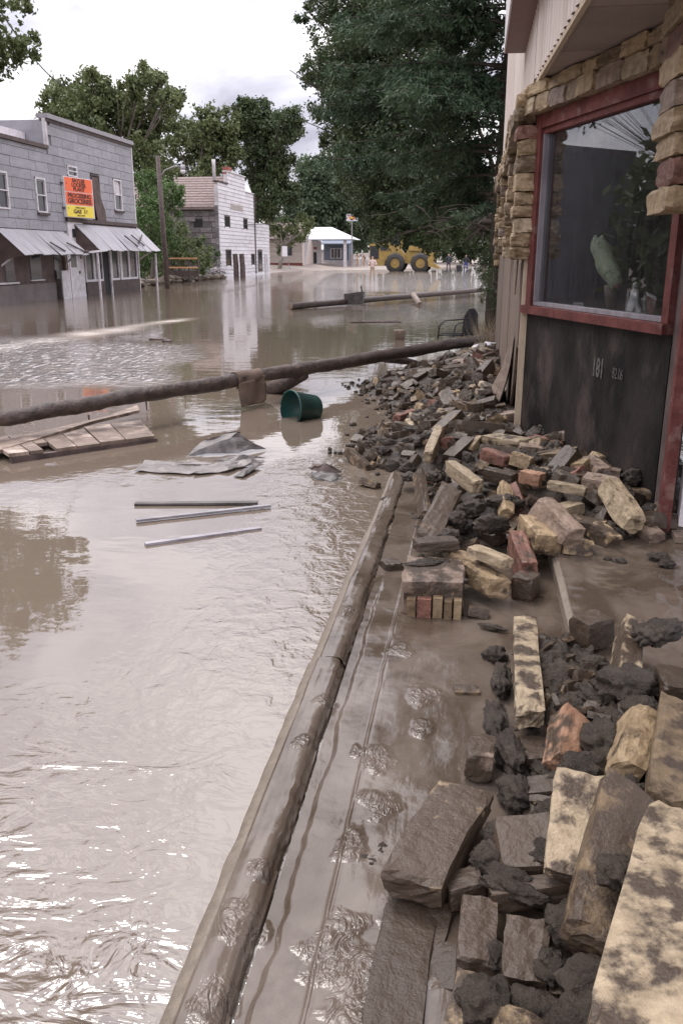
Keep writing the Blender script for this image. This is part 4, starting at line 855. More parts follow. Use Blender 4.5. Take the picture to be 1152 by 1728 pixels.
awning(27.2, 32.0, 2.45, 1.62, -14.75, 4, 1); awning(33.0, 39.7, 2.78, 1.78, -14.75, 8, 1)
for (a, c) in (((-15.2, 36.6, 2.42), (-14.85, 37.2, 1.98)), ((-15.3, 37.6, 2.48), (-14.9, 38.1, 2.02)), ((-15.0, 37.7, 2.14), (-15.3, 38.9, 2.5)), ((-15.1, 30.9, 2.05), (-14.8, 31.9, 1.70)), ((-15.1, 29.6, 2.05), (-14.8, 30.1, 1.75))):
    MB().beam(a, c, .05, .04).build('fallen_stick', M['dkwood'], lp)
MB().beam((-14.7, 31.9, 1.72), (-14.7, 33.5, 1.80), .06, .07).build('awning_beam', M['offw'], lp); MB().beam((-14.75, 31.2, 1.52), (-14.9, 32.2, 1.75), .05, .12).build('torn_edge', M['dkwood'], lp)
for y in (33.05, 39.4): box('awning_post', (-14.95, y, -.1), (-14.88, y + .07, 1.7), M['offw'], lp)
# projecting sign of the locker plant, face turned down the street
ya, yb_, z0, z1 = 32.35, 34.55, 3.02, 4.55
sgn = thing('hanging_sign', (XB, 33.4, 3), 'orange and yellow LOCKER PLANT PROCESSING GROCERIES box sign on the grey facade', 'sign')
a3, b3 = D(98, 300, 32.2), D(139, 298, 33.0); a3 = Vector((XB + .12, 32.3, 0)); b3 = Vector((XB + .42, 34.15, 0)); sdv = (b3 - a3).normalized(); snn = Vector((sdv.y, -sdv.x, 0))
def sb(u0, u1, zz0, zz1, n0, n1, m, nm, par):
    q = [a3 + sdv * u + snn * n_ for u, n_ in ((u0, n0), (u1, n0), (u1, n1), (u0, n1))]
    b2 = MB(); b2.add([(p.x, p.y, zz0) for p in q] + [(p.x, p.y, zz1) for p in q], [(0, 3, 2, 1), (4, 5, 6, 7), (0, 1, 5, 4), (1, 2, 6, 5), (2, 3, 7, 6), (3, 0, 4, 7)]); return b2.build(nm, m, par)
SL = (b3 - a3).length
sb(0, SL, 3.02, 4.50, -.20, 0, M['offw'], 'sign_case', sgn)
sb(.03, SL - .06, 3.97, 4.47, .0, .01, M['orangep'], 'orange_panel', sgn); sb(.03, SL - .06, 3.49, 3.94, .0, .01, M['orangep'], 'orange_panel', sgn); sb(.03, SL - .06, 3.04, 3.46, .0, .01, M['yellowp'], 'yellow_panel', sgn)
rs = Matrix((sdv, Vector((0, 0, 1)), snn)).transposed().to_4x4()
for s_, zz, sz, sx_ in (('SAYLES', 4.38, .19, 1.35), ('LOCKER', 4.22, .19, 1.3), ('PLANT', 4.06, .19, 1.3), ('PROCESSING', 3.82, .22, 1.2), ('GROCERIES', 3.62, .24, 1.25), ('GAS  16', 3.24, .2, 1.4), ('OPEN DAILY', 3.38, .10, 1.2), ('WELCOME', 3.10, .09, 1.2)):
    q = a3 + sdv * (SL / 2 - .02) + snn * .016; text('lettering', s_, sz, Matrix.Translation(Vector((q.x, q.y, zz))) @ rs @ Matrix.Diagonal((sx_, 1, 1, 1)), M['letter'], sgn, .002)
for zz in (3.35, 4.25): MB().beam((XB + .0, 32.2, zz), (XB + .14, 32.45, zz), .05, .05).build('bracket', M['blackmetal'], sgn)

# ------------------------------------------------------------------ STREET LIGHT POLE
pl = thing('street_lamp', (-15.3, 41.9, 0), 'leaning wooden utility pole with a single lamp arm beside the locker plant', 'street lamp')
MB().tube([(-15.34, 41.95, -.3), (-15.38, 41.95, 3), (-15.45, 41.95, 6.2)], [.13, .12, .10], 10, .05).build('pole', M['dkwood'], pl, True)
MB().tube([(-15.4, 41.9, 5.2), (-15.1, 41.9, 5.55), (-14.6, 41.9, 5.72), (-14.25, 41.9, 5.7)], .03, 6).build('arm', M['galv'], pl, True)
lm = MB().tube([(-14.2, 41.9, 5.78), (-14.2, 41.9, 5.62), (-14.2, 41.9, 5.55)], [.10, .12, .10], 10).build('lamp_head', M['galv'], pl, True)
MB().tube([(-14.2, 41.9, 5.54), (-14.2, 41.9, 5.45), (-14.2, 41.9, 5.36)], [.12, .11, .05], 10).build('lamp_globe', M['offw'], lm, True)

# ------------------------------------------------------------------ WHITE FALSE-FRONT BUILDING
XW = -19.0
wb = thing('false_front_building', (XW, 66, 0), 'tall white stepped false-front building with grey stone side wall', 'building')
FP = [(63.65, 6.75), (66.2, 6.75), (66.2, 7.72), (71.3, 7.55), (71.3, 6.55), (73.95, 6.55)]
def ftop(y): return 6.75 if y < 66.2 else (7.66 if y < 71.3 else 6.55)
box('front_wall', (XW - .3, 63.7, -.1), (XW - .03, 73.9, 6.5), M['white'], wb); box('front_wall', (XW - .3, 66.25, 6.5), (XW - .03, 71.25, 7.5), M['white'], wb)
WW = [(65.0, 66.5, 3.62, 4.5), (70.4, 71.7, 3.62, 4.5), (65.0, 66.5, .80, 2.05), (72.6, 73.8, .80, 1.75)]
z = .0; r = random.Random(2)
while z < 7.6:
    zt = z + .27
    for (y0, y1) in ((63.66, 66.2), (66.2, 71.3), (71.3, 73.95)):
        t_ = min(zt, {63.66: 6.75, 66.2: 7.66, 71.3: 6.55}[y0])
        if t_ - z < .05: continue
        segs = [(y0, y1)]
        for (a, c, e0, e1) in WW + [(66.8, 70.4, 5.0, 5.5)]:
            if z + .13 > e0 and z + .13 < e1:
                ns = []
                for s0, s1 in segs:
                    if s1 <= a or s0 >= c: ns.append((s0, s1))
                    else:
                        if s0 < a: ns.append((s0, a))
                        if s1 > c: ns.append((c, s1))
                segs = ns
        for s0, s1 in segs:
            MB().add([(XW - .03, s0, z), (XW + .045, s0, z), (XW + .015, s0, t_), (XW - .03, s0, t_), (XW - .03, s1, z), (XW + .045, s1, z), (XW + .015, s1, t_), (XW - .03, s1, t_)],
                     [(0, 1, 2, 3), (7, 6, 5, 4), (0, 4, 5, 1), (1, 5, 6, 2), (2, 6, 7, 3), (3, 7, 4, 0)]).build('board', M['white'], wb)
    z += .285
box('faded_sign_board', (XW - .02, 66.8, 5.0), (XW + .04, 70.4, 5.5), mat('faded_board', (.34, .30, .28), (.44, .39, .36), scale=3), wb)
for (a, c, e0, e1) in WW:
    f = MB().box((XW - .02, a, e0), (XW + .05, a + .12, e1)).box((XW - .02, c - .12, e0), (XW + .05, c, e1)).box((XW - .02, a + .12, e1 - .1), (XW + .052, c - .12, e1)).build('window', M['dkwood'], wb)
    MB().box((XW - .02, a + .12, e0), (XW + .0, c - .12, e1 - .1)).build('pane', M['glassdk'], f)
box('cap', (XW - .35, 63.6, 6.76), (XW + .1, 66.2, 6.86), M['dkwood'], wb); box('cap', (XW - .35, 66.15, 7.67), (XW + .1, 71.35, 7.74), M['offw'], wb); box('cap', (XW - .35, 71.36, 6.56), (XW + .1, 74.0, 6.62), M['offw'], wb)
MB().tube([(XW - .6, 64.9, 6.8), (XW - .6, 64.9, 8.1), (XW - .6, 64.9, 8.4)], [.12, .12, .14], 10).build('stove_pipe', M['offw'], wb, True)
box('chimney', (XW - .9, 68.2, 7.3), (XW - .4, 69.0, 8.2), M['brickred'], wb)
# stone side wall in courses
bkm = bpy.data.meshes.new('block'); mbp = MB().box((-.5, -.06, -.5), (.5, .03, .5)); bkm.from_pydata(mbp.v, [], mbp.f); bkm.materials.append(M['block']); bkm.update()
box('side_wall', (XW - 8, 63.76, -.1), (XW - .32, 63.95, 4.9), M['block'], wb)
z = .1; rw = 0
while z < 4.8:
    x = XW - .02
    while x > XW - 6.0:
        ln = r.uniform(.5, .95); hh = .38; 
        if not (4.2 > z + .19 > 3.5 and XW - 1.2 > x - ln / 2 > XW - 2.0):
            o = link('wall_block', bkm, wb); o.location = Vector((x - ln / 2, 63.72 + r.uniform(-.02, .02), z + hh / 2)) - ORG[wb.name]; o.scale = (ln - .03, 1, hh - .03)
        x -= ln
    z += .39; rw += 1
box('side_window', (XW - 2.0, 63.74, 3.55), (XW - 1.2, 63.75, 4.2), M['dark'], wb)
MB().add([(XW - 8.3, 63.4, 4.85), (XW - .32, 63.4, 4.85), (XW - .32, 68.8, 7.4), (XW - 8.3, 68.8, 7.4), (XW - 8.3, 63.4, 5.0), (XW - .32, 63.4, 5.0), (XW - .32, 68.8, 7.55), (XW - 8.3, 68.8, 7.55)],
         [(0, 3, 2, 1), (4, 5, 6, 7), (0, 1, 5, 4), (1, 2, 6, 5), (2, 3, 7, 6), (3, 0, 4, 7)]).build('roof', M['shingle'], wb)
for i in range(12):
    t0_ = i / 12; MB().beam((XW - 8.3, 63.42 + 5.4 * t0_, 5.02 + 2.55 * t0_), (XW - .34, 63.42 + 5.4 * t0_, 5.02 + 2.55 * t0_), .05, .05).build('shingle_course', M['shingle'], wb)
# annex
box('annex_wall', (XW - 5, 74.0, -.1), (XW - .03, 79.3, 4.05), M['white'], wb); z = 0
while z < 4.1:
    MB().add([(XW - .03, 74.0, z), (XW + .045, 74.0, z), (XW + .015, 74.0, z + .27), (XW - .03, 74.0, z + .27), (XW - .03, 79.35, z), (XW + .045, 79.35, z), (XW + .015, 79.35, z + .27), (XW - .03, 79.35, z + .27)],
             [(0, 1, 2, 3), (7, 6, 5, 4), (0, 4, 5, 1), (1, 5, 6, 2), (2, 6, 7, 3), (3, 7, 4, 0)]).build('board', M['white'], wb); z += .285
box('annex_window', (XW + .046, 74.9, .25), (XW + .07, 76.4, 2.1), M['dkwood'], wb); box('annex_pane', (XW + .071, 75.1, .5), (XW + .075, 76.2, 1.9), M['glassdk'], wb)
dd = MB().box((XW + .046, 77.3, .0), (XW + .07, 78.3, 1.75)).build('annex_door', M['offw'], wb); MB().box((XW + .071, 77.4, .1), (XW + .08, 77.5, 1.7)).box((XW + .071, 78.1, .1), (XW + .08, 78.2, 1.7)).build('door_edge', M['dkwood'], dd)
MB().beam((XW + .2, 70.4, 4.0), (XW + .2, 79.3, 4.35), .05, .05).beam((XW + .2, 79.0, 4.0), (XW + .2, 79.0, 4.8), .05, .05).build('pipe_bracket', M['blackmetal'], wb)
box('drain_pipe', (XW + .05, 74.0, .1), (XW + .12, 74.1, 6.5), M['dkwood'], wb)
for k_, (x, lab) in enumerate(((396, 'left of the pair of dark posts standing in the water before the white building'), (407, 'right of the pair of dark posts standing in the water before the white building'))):
    q = G(x + 3, 468); o = MB().tube([(q.x, q.y, -.4), (q.x, q.y, .8), (q.x - .05, q.y, 1.72)], [.22, .2, .19], 8, .08).build('timber_post', M['dkwood'], at=(q.x, q.y, 0)); meta(o, lab, 'post')

# wooden wagon / rack and scrap in front of the bush
q = D(285, 470, 52); rk = thing('wooden_rack', (q.x + 1, 52, .2), 'brown timber stock rack with two pale rails below the bushes', 'rack')
xa, xb = D(285, 440, 52).x, D(333, 440, 52).x
for zz in (1.42, .88): MB().box((xa, 52, zz - .04), (xb, 52.06, zz + .05)).build('rail', M['brass'], rk)
MB().box((xa, 51.96, .35), (xb, 52.0, .72)).build('rack_bed', M['dkwood'], rk)
for i in range(4): xx = xa + (xb - xa) * i / 3; MB().box((xx - .04, 52.06, .1), (xx + .04, 52.14, 1.45)).build('rack_post', M['dkwood'], rk)
sc = thing('metal_scrap', (D(350, 456, 56).x, 56, .3), 'tangle of pale bent scrap metal against the white building', 'scrap')
r = random.Random(77); q0, q1 = D(336, 462, 56), D(378, 456, 56)
for i in range(16):
    a = q0.lerp(q1, r.random()) + Vector((0, r.uniform(-.4, .4), r.uniform(-.1, .2))); MB().beam(a, a + Vector((r.uniform(-.9, .9), r.uniform(-.3, .3), r.uniform(-.2, .3))), .05, .10).build('scrap_piece', M['galv'] if i % 2 else M['offw'], sc)
MB().tube([D(338, 449, 56), D(343, 444, 56), D(348, 447, 56), D(350, 455, 56), D(351, 461, 56)], .04, 6).build('hoop', M['galv'], sc)
it = []; r = random.Random(12)
for i in range(70):
    px = r.uniform(238, 375); Yq = 44 + (px - 240) * .13; q = D(px, 470, Yq); it.append((Vector((q.x, Yq + r.uniform(-.5, .5), .05 + r.random() * .25)), r.uniform(.15, .6), r.uniform(.1, .3), r.uniform(.06, .2), r.uniform(0, 6)))
lumps('bank_debris', it, 'drift of soil and dead brush along the far left bank', 2, M['soil'])

# ------------------------------------------------------------------ FAR END: bungalow, canopy, house, sign, loader
hs = thing('cream_bungalow', (-21, 100, 0), 'cream clapboard house with red base half hidden by the tree', 'house')
xa, xb = D(452, 440, 100).x - 1, D(510, 440, 100).x
box('wall', (xa, 100, .3), (xb, 107, 3.4), M['cream'], hs); box('base', (xa - .05, 99.9, -.1), (xb + .05, 99.99, .75), M['brickred'], hs)
for i in range(9): box('clapboard', (xa, 99.93, .8 + i * .28), (xb, 99.99, 1.04 + i * .28), M['cream'], hs)
wq = MB().box((xa + 2.3, 99.85, 1.6), (xa + 3.9, 99.92, 2.7)).build('window', M['dkwood'], hs); MB().box((xa + 2.4, 99.8, 1.7), (xa + 3.8, 99.84, 2.6)).build('pane', M['glassdk'], wq)
MB().prism([(xa - .4, 99.5, 3.3), (xb + .4, 99.5, 3.3), (xb + .4, 103.5, 5.2), (xa - .4, 103.5, 5.2)], (0, 0, .15)).build('roof', M['shingle'], hs)
MB().prism([(xb + .35, 99.6, .3), (xb + .35, 99.6, 3.4), (xb + .9, 99.6, 3.9), (xb + .4, 99.6, .3)], (0, .2, 0)).build('gable_board', M['offw'], hs)
gs = thing('filling_station', (-17, 108, 0), 'small filling station canopy with white hipped roof and white posts', 'filling station')
x0, x1 = D(512, 400, 106).x, D(598, 400, 106).x; xm0, xm1 = D(528, 390, 109).x, D(560, 390, 109).x; zz = D(512, 404, 106).z
MB().add([(x0, 106, zz), (x1, 106, zz), (x1, 112, zz), (x0, 112, zz), (xm0, 109, zz + 1.5), (xm1, 109, zz + 1.5)], [(0, 1, 5, 4), (1, 2, 5), (2, 3, 4, 5), (3, 0, 4), (3, 2, 1, 0)]).build('hipped_roof', M['white'], gs)
box('eave', (x0, 105.95, zz - .14), (x1, 105.99, zz + .02), M['blue'], gs)
for px, ww in ((520, .6), (582, .35)):
    q = D(px, 440, 106.5); box('pillar', (q.x - ww / 2, 106.3, 0), (q.x + ww / 2, 106.7, zz - .1), M['offw'], gs)
q = D(525, 430, 108); box('office', (q.x - .6, 108, 0), (D(535, 430, 108).x, 111, zz - .1), M['offw'], gs); box('office_band', (q.x - .6, 107.9, 2.35), (D(535, 430, 108).x, 107.99, 2.6), M['brickred'], gs)
q = D(530, 430, 107.8); box('office_door', (q.x - .3, 107.86, .5), (q.x + .3, 107.95, 2.0), M['glassdk'], gs)
bh = thing('blue_cottage', (-15, 114, 0), 'blue-grey cottage with white sash window behind the filling station', 'house')
x0, x1 = D(546, 430, 113).x, D(588, 430, 113).x
box('wall', (x0, 113, 0), (x1, 117, 3.0), M['blue'], bh); box('porch_wall', (x0, 112.9, .2), (x1, 112.99, 1.0), M['offw'], bh)
wq = box('window', (x0 + .9, 112.85, 1.2), (x1 - .9, 112.95, 2.5), M['offw'], bh)
for i in range(3): a = x0 + 1.0 + i * ((x1 - x0 - 2.0) / 3); MB().box((a + .05, 112.8, 1.3), (a + (x1 - x0 - 2) / 3 - .08, 112.84, 2.4)).build('pane', M['glassdk'], wq)
MB().prism([(x0 - .3, 112.4, 2.95), (x1 + .3, 112.4, 2.95), (x1 + .3, 115, 3.7), (x0 - .3, 115, 3.7)], (0, 0, .12)).build('roof', M['blue'], bh)
sh = thing('white_shed', (D(541, 420, 118).x, 118, 0), 'small white roofed shed between filling station and blue cottage', 'shed')
q = D(541, 440, 118); box('wall', (q.x - 1.2, 118, 0), (q.x + 1.2, 120, 2.4), M['cream'], sh); MB().prism([(q.x - 1.4, 117.7, 2.3), (q.x + 1.3, 117.7, 2.3), (q.x + 1.3, 119, 3.6), (q.x - 1.2, 119, 3.6)], (0, 0, .1)).build('roof', M['white'], sh)
fe = thing('picket_fence', (D(605, 450, 112).x, 112, 0), 'low pale picket fence right of the blue cottage', 'fence')
for i in range(12): q = D(592 + i * 3.6, 445, 112); MB().box((q.x - .07, 112, 0), (q.x + .07, 112.03, 1.7 + .1 * (i % 2))).build('picket', M['brass'] if i % 3 == 0 else M['offw'], fe)
q0, q1 = D(590, 445, 112), D(634, 445, 112); MB().box((q0.x, 112.04, 1.0), (q1.x, 112.08, 1.1)).build('rail', M['offw'], fe)
sg = thing('roadside_sign', (D(594, 365, 104).x, 104, 0), 'white and red rectangular roadside sign standing above the trees', 'sign')
a, b_ = D(584, 361, 104), D(603, 373, 104); box('sign_board', (a.x, 104, b_.z), (b_.x, 104.12, a.z), M['white'], sg); MB().box((a.x + .38, 103.97, b_.z + .22), (b_.x - .32, 103.99, a.z - .3)).build('red_patch', M['orangep'], sg)
MB().box((a.x + .5, 103.94, b_.z + .3), (a.x + .8, 103.965, b_.z + .45)).build('yellow_patch', M['yellowp'], sg)
text('lettering', 'FOOD', .26, Matrix.Translation(((a.x + b_.x) / 2, 103.985, a.z - .16)) @ Matrix.Rotation(R(90), 4, 'X') @ Matrix.Diagonal((1.5, 1, 1, 1)), M['redp'], sg)
MB().tube([((a.x + b_.x) / 2, 104.05, 0), ((a.x + b_.x) / 2, 104.05, b_.z)], .07, 6).build('sign_post', M['galv'], sg)
flg = thing('leaning_sign', (D(490, 455, 88).x, 88, 0), 'small leaning white sign on a bent post at the shore', 'sign')
MB().beam(D(489, 454, 88), D(482, 425, 88), .06, .06).build('sign_post', M['galv'], flg); a = D(480, 424, 88); MB().box(a + Vector((-.25, -.04, -.5)), a + Vector((.3, 0, .5))).build('sign_plate', M['white'], flg)

# wheel loader, nose to the right
YL = 93.0
ld = thing('wheel_loader', (-7, YL, 0), 'big yellow wheel loader parked in the flooded street', 'loader')
def X_(px, Y=YL): return D(px, 440, Y).x
def Z_(py, Y=YL): return D(690, py, Y).z
def wheel(px, Y, z, rad, wdt=.7):
    c = Vector((X_(px), Y, z)); prof_ = [(rad * .55, -.5), (rad * .9, -.5), (rad, -.35), (rad, .35), (rad * .9, .5), (rad * .55, .5)]
    mb = MB(); n_ = 28; b0 = 0
    for k_ in range(n_):
        th = 2 * math.pi * k_ / n_; lug = 1.04 if k_ % 2 else 1.0
        for (r_, y_) in prof_: rr_ = r_ * (lug if r_ >= rad * .95 else 1); mb.v.append((c.x + rr_ * math.cos(th), c.y + y_ * wdt, c.z + rr_ * math.sin(th)))
    for k_ in range(n_):
        for j in range(5): a = k_ * 6 + j; b2 = ((k_ + 1) % n_) * 6 + j; mb.f.append((a, a + 1, b2 + 1, b2))
    wh = mb.build('wheel', M['black'], ld, True)
    MB().tube([(c.x, c.y - .30 * wdt, c.z), (c.x, c.y - .22 * wdt, c.z), (c.x, c.y + .2, c.z)], [rad * .50, rad * .56, rad * .56], 20).build('rim', M['yellow'], wh)
    MB().tube([(c.x, c.y - .36 * wdt, c.z), (c.x, c.y - .28 * wdt, c.z)], [rad * .2, rad * .22], 12).build('hub', M['yellow'], wh)
for px in (668, 710):
    wheel(px, YL - 1.0, .82, .98); wheel(px + 2, YL + 1.3, .82, .98)
MB().prism([(X_(625), YL - .8, .7), (X_(625), YL - .8, 2.75), (X_(641), YL - .8, 2.85), (X_(672), YL - .8, 2.6), (X_(684), YL - .8, 1.6), (X_(684), YL - .8, .8)], (0, 2.0, 0)).build('engine_hood', M['yellow'], ld)
MB().box((X_(624.5), YL - .65, 1.3), (X_(625.2), YL + 1.05, 2.6)).build('radiator_grille', M['blackmetal'], ld)
MB().box((X_(626), YL - .86, 1.25), (X_(640), YL - .81, 2.55)).build('side_grille', M['blackmetal'], ld)
MB().box((X_(643), YL - .86, 2.1), (X_(654), YL - .81, 2.6)).build('side_window', M['glassdk'], ld)
MB().box((X_(624), YL - 1.0, .55), (X_(650), YL + 1.2, 1.2)).build('counterweight', M['yellow'], ld)
cab = MB().box((X_(656), YL - .7, 2.6), (X_(658), YL - .6, 4.1)).box((X_(676), YL - .7, 2.3), (X_(678), YL - .6, 4.1)).box((X_(656), YL + .8, 2.6), (X_(658), YL + .9, 4.1)).box((X_(676), YL + .8, 2.3), (X_(678), YL + .9, 4.1)).build('cab_frame', M['yellow'], ld)
MB().box((X_(654), YL - .85, 4.11), (X_(680), YL + 1.05, 4.28)).build('cab_roof', M['yellow'], cab); MB().box((X_(658.2), YL - .66, 2.7), (X_(675.8), YL - .63, 4.05)).build('cab_glass', M['glassdk'], cab)
MB().prism([(X_(684), YL - .6, .8), (X_(684), YL - .6, 1.7), (X_(692), YL - .6, 2.6), (X_(703), YL - .6, 2.5), (X_(712), YL - .6, 1.6), (X_(720), YL - .6, .9)], (0, 1.6, 0)).build('front_frame', M['yellow'], ld)
for y_ in (-.7, .9): MB().beam((X_(690), YL + y_, 2.3), (X_(716), YL + y_, 2.2), .25, .4).beam((X_(716), YL + y_, 2.2), (X_(732), YL + y_, 1.0), .25, .4).build('lift_arm', M['yellow'], ld)
MB().beam((X_(692), YL, 2.6), (X_(728), YL, 1.9), .12, .14).build('hydraulic_ram', M['blackmetal'], ld)
MB().prism([(X_(724), YL - 1.5, .5), (X_(722), YL - 1.5, 1.2), (X_(728), YL - 1.5, 1.9), (X_(742), YL - 1.5, 1.9), (X_(733), YL - 1.5, 1.5), (X_(731), YL - 1.5, .9), (X_(744), YL - 1.5, .35), (X_(740), YL - 1.5, .3)], (0, 3.1, 0)).build('bucket', M['yellow'], ld)
MB().tube([(X_(648), YL + .2, 2.7), (X_(648), YL + .2, 3.6)], .08, 8).build('exhaust_pipe', M['blackmetal'], ld)
for px in (641, 623): MB().tube([(X_(px), YL - .92, 2.52), (X_(px), YL - .86, 2.52)], .09, 8).build('lamp', M['white'], ld)
dk = MB(); dk.box((X_(770) , 92, -.1), (X_(779), 92.6, .62)); o = dk.build('dark_bin', M['blackmetal'], at=(X_(774), 92, 0)); meta(o, 'black box shaped bin standing in water right of the loader', 'bin')

# people
def person(px, py, Yp, h, name_lab, top, legs, hat=None, wade=0.0, arms='down', depth=.55):
    q = D(px, py, Yp); base = Vector((q.x, Yp, -wade)); th = thing('person', base, name_lab, 'person'); s_ = h / 1.75
    P = {'pelvis': (0, 0, .95), 'chest': (0, .02, 1.30), 'neck': (0, 0, 1.48), 'head': (0, -.02, 1.60), 'headt': (0, -.02, 1.70),
         'sl': (-.18, 0, 1.42), 'el': (-.27, -.04, 1.16), 'hl': (-.16, -.26, 1.18) if arms == 'up' else (-.28, -.10, .90), 'sr': (.18, 0, 1.42), 'er': (.30, -.04, 1.15), 'hr': (.14, -.28, 1.16) if arms == 'up' else (.30, -.10, .88),
         'kl': (-.12, -.04, .52), 'fl': (-.14, 0, .06), 'tl': (-.15, -.16, .03), 'kr': (.12, -.02, .52), 'fr': (.15, .04, .06), 'tr': (.16, -.12, .03), 'hipl': (-.10, 0, .90), 'hipr': (.10, 0, .90)}
    E_ = [('pelvis', 'chest'), ('chest', 'neck'), ('neck', 'head'), ('head', 'headt'), ('chest', 'sl'), ('sl', 'el'), ('el', 'hl'), ('chest', 'sr'), ('sr', 'er'), ('er', 'hr'),
          ('pelvis', 'hipl'), ('hipl', 'kl'), ('kl', 'fl'), ('fl', 'tl'), ('pelvis', 'hipr'), ('hipr', 'kr'), ('kr', 'fr'), ('fr', 'tr')]
    RD = dict(pelvis=.14, chest=.16, neck=.055, head=.095, headt=.08, sl=.07, el=.05, hl=.04, sr=.07, er=.05, hr=.04, kl=.07, fl=.05, tl=.035, kr=.07, fr=.05, tr=.035, hipl=.10, hipr=.10)
    ks = list(P); me = bpy.data.meshes.new('body'); me.from_pydata([tuple(c * s_ for c in P[k]) for k in ks], [(ks.index(a), ks.index(b)) for a, b in E_], [])
    o = link('body', me, th); sk = o.modifiers.new('skin', 'SKIN'); ss = o.modifiers.new('sub', 'SUBSURF'); ss.levels = ss.render_levels = 2
    for i, k in enumerate(ks): me.skin_vertices[0].data[i].radius = (RD[k] * s_, RD[k] * s_ * .85); me.skin_vertices[0].data[i].use_root = (k == 'pelvis')
    dg = bpy.context.evaluated_depsgraph_get(); ev = o.evaluated_get(dg); m2 = bpy.data.meshes.new_from_object(ev); o.modifiers.clear(); o.data = m2
    m2.materials.clear()
    for mm in (top, legs, M['skin'], M['darkcloth']): m2.materials.append(mm)
    for p in m2.polygons:
        c = p.center / s_; p.use_smooth = True
        p.material_index = 2 if c.z > 1.50 else (1 if c.z < .98 and abs(c.x) < .24 else (2 if c.z < .95 or (c.y < -.22 and c.z > 1.0) else 0))
        if c.z > 1.655: p.material_index = 3
    return th
_person_jobs = [((628, 471, 60.5, 1.72), 'person in pale shirt and tan waders standing in water before the loader', M['pinkcloth'], M['khaki'], .12, 'up'),
                ((756, 458, 88, 1.85), 'dark clothed person standing beside the loader bucket', M['darkcloth'], M['darkcloth'], .05, 'down'),
                ((785, 456, 90, 1.75), 'dark clothed person with blue sleeve near the black bin', M['darkcloth'], M['bluecloth'], .05, 'down')]
for (px, py, Yp, h), lab, tp_, lg_, wade, arms in _person_jobs: person(px, py, Yp, h, lab, tp_, lg_, wade=wade, arms=arms)

# ------------------------------------------------------------------ LOGS
lg = thing('fallen_log', G(0, 700, .2), 'long bare pole log lying across the flooded street', 'log')
A, K1, B = G(-70, 717, .22), G(405, 640, .31), G(836, 569, .22); B = B + (B - K1) * .12
K1 = K1 * 2 - (A + B) / 2
pts = [A * (1 - t_) ** 2 + K1 * 2 * t_ * (1 - t_) + B * t_ * t_ + Vector((0, 0, .02 * fn(t_ * 10, 0, 0, 1))) for t_ in np.linspace(0, 1, 25)]
fine_ = [A * (1 - t_) ** 2 + K1 * 2 * t_ * (1 - t_) + B * t_ * t_ + Vector((0, .012 * fn(t_ * 30, 5), .02 * fn(t_ * 10, 0, 0, 1) + .008 * fn(t_ * 40, 3))) for t_ in np.linspace(0, 1, 110)]
MB().tube(fine_, [(.064 + .024 * i / 109) * (1 + .06 * fn(i * .23, 8) + .2 * max(0, fn(i * .11, 4) - .35)) for i in range(110)], 18, .16, 2).build('log_trunk', M['bark'], lg, True)
q = pts[13]; a, b_ = G(515, 630, .26), G(455, 660, .02); MB().tube([a, a.lerp(b_, .5), b_], [.07, .095, .10], 10, .25, 5).build('branch_stub', M['bark'], lg, True)
a, b_ = G(650, 603, .2), G(712, 614, -.02); MB().tube([a, b_], [.08, .03], 8, .2, 6).build('branch_stub', M['bark'], lg, True)
for px, py in ((247, 678), (150, 700), (312, 660)):
    q = G(px, py, .1); MB().tube([q, q + Vector((.01, -.02, -.09))], [.012, .006], 5).build('twig', M['barkdk'], lg)
l2 = thing('fallen_pole', G(490, 517, .1), 'thin second pole lying in the water farther up the street', 'log')
A2, B2 = G(490, 517, .10), G(850, 486, .22); MB().tube([A2.lerp(B2, i / 12) for i in range(13)], [.105 - .01 * i / 12 for i in range(13)], 10, .12, 8).build('pole_shaft', M['bark'], l2, True)
MB().tube([G(697, 497, .25), G(708, 514, .05)], .09, 8).build('cross_piece', M['wood'], l2); 
q = A2 - (B2 - A2).normalized() * .02; MB().tube([q, q + (B2 - A2).normalized() * .06], .10, 12).build('sawn_end', M['wood'], l2)
q = G(598, 514, .02); tb = thing('grey_tub', q, 'dark grey crate caught on the far fallen pole', 'crate')
mb = MB(); mb.add([q + Vector(v) for v in ((-.30, -.2, 0), (.30, -.2, .02), (.27, .2, .02), (-.27, .2, 0), (-.33, -.24, .36), (.33, -.24, .44), (.33, .24, .42), (-.33, .24, .36))], [(0, 3, 2, 1), (4, 5, 6, 7), (0, 1, 5, 4), (1, 2, 6, 5), (2, 3, 7, 6), (3, 0, 4, 7)]); mb.build('crate_shell', M['galvdark'], tb)
MB().beam(q + Vector((.25, 0, .38)), q + Vector((.22, 0, .62)), .06, .04).build('bent_strip', M['blackmetal'], tb)
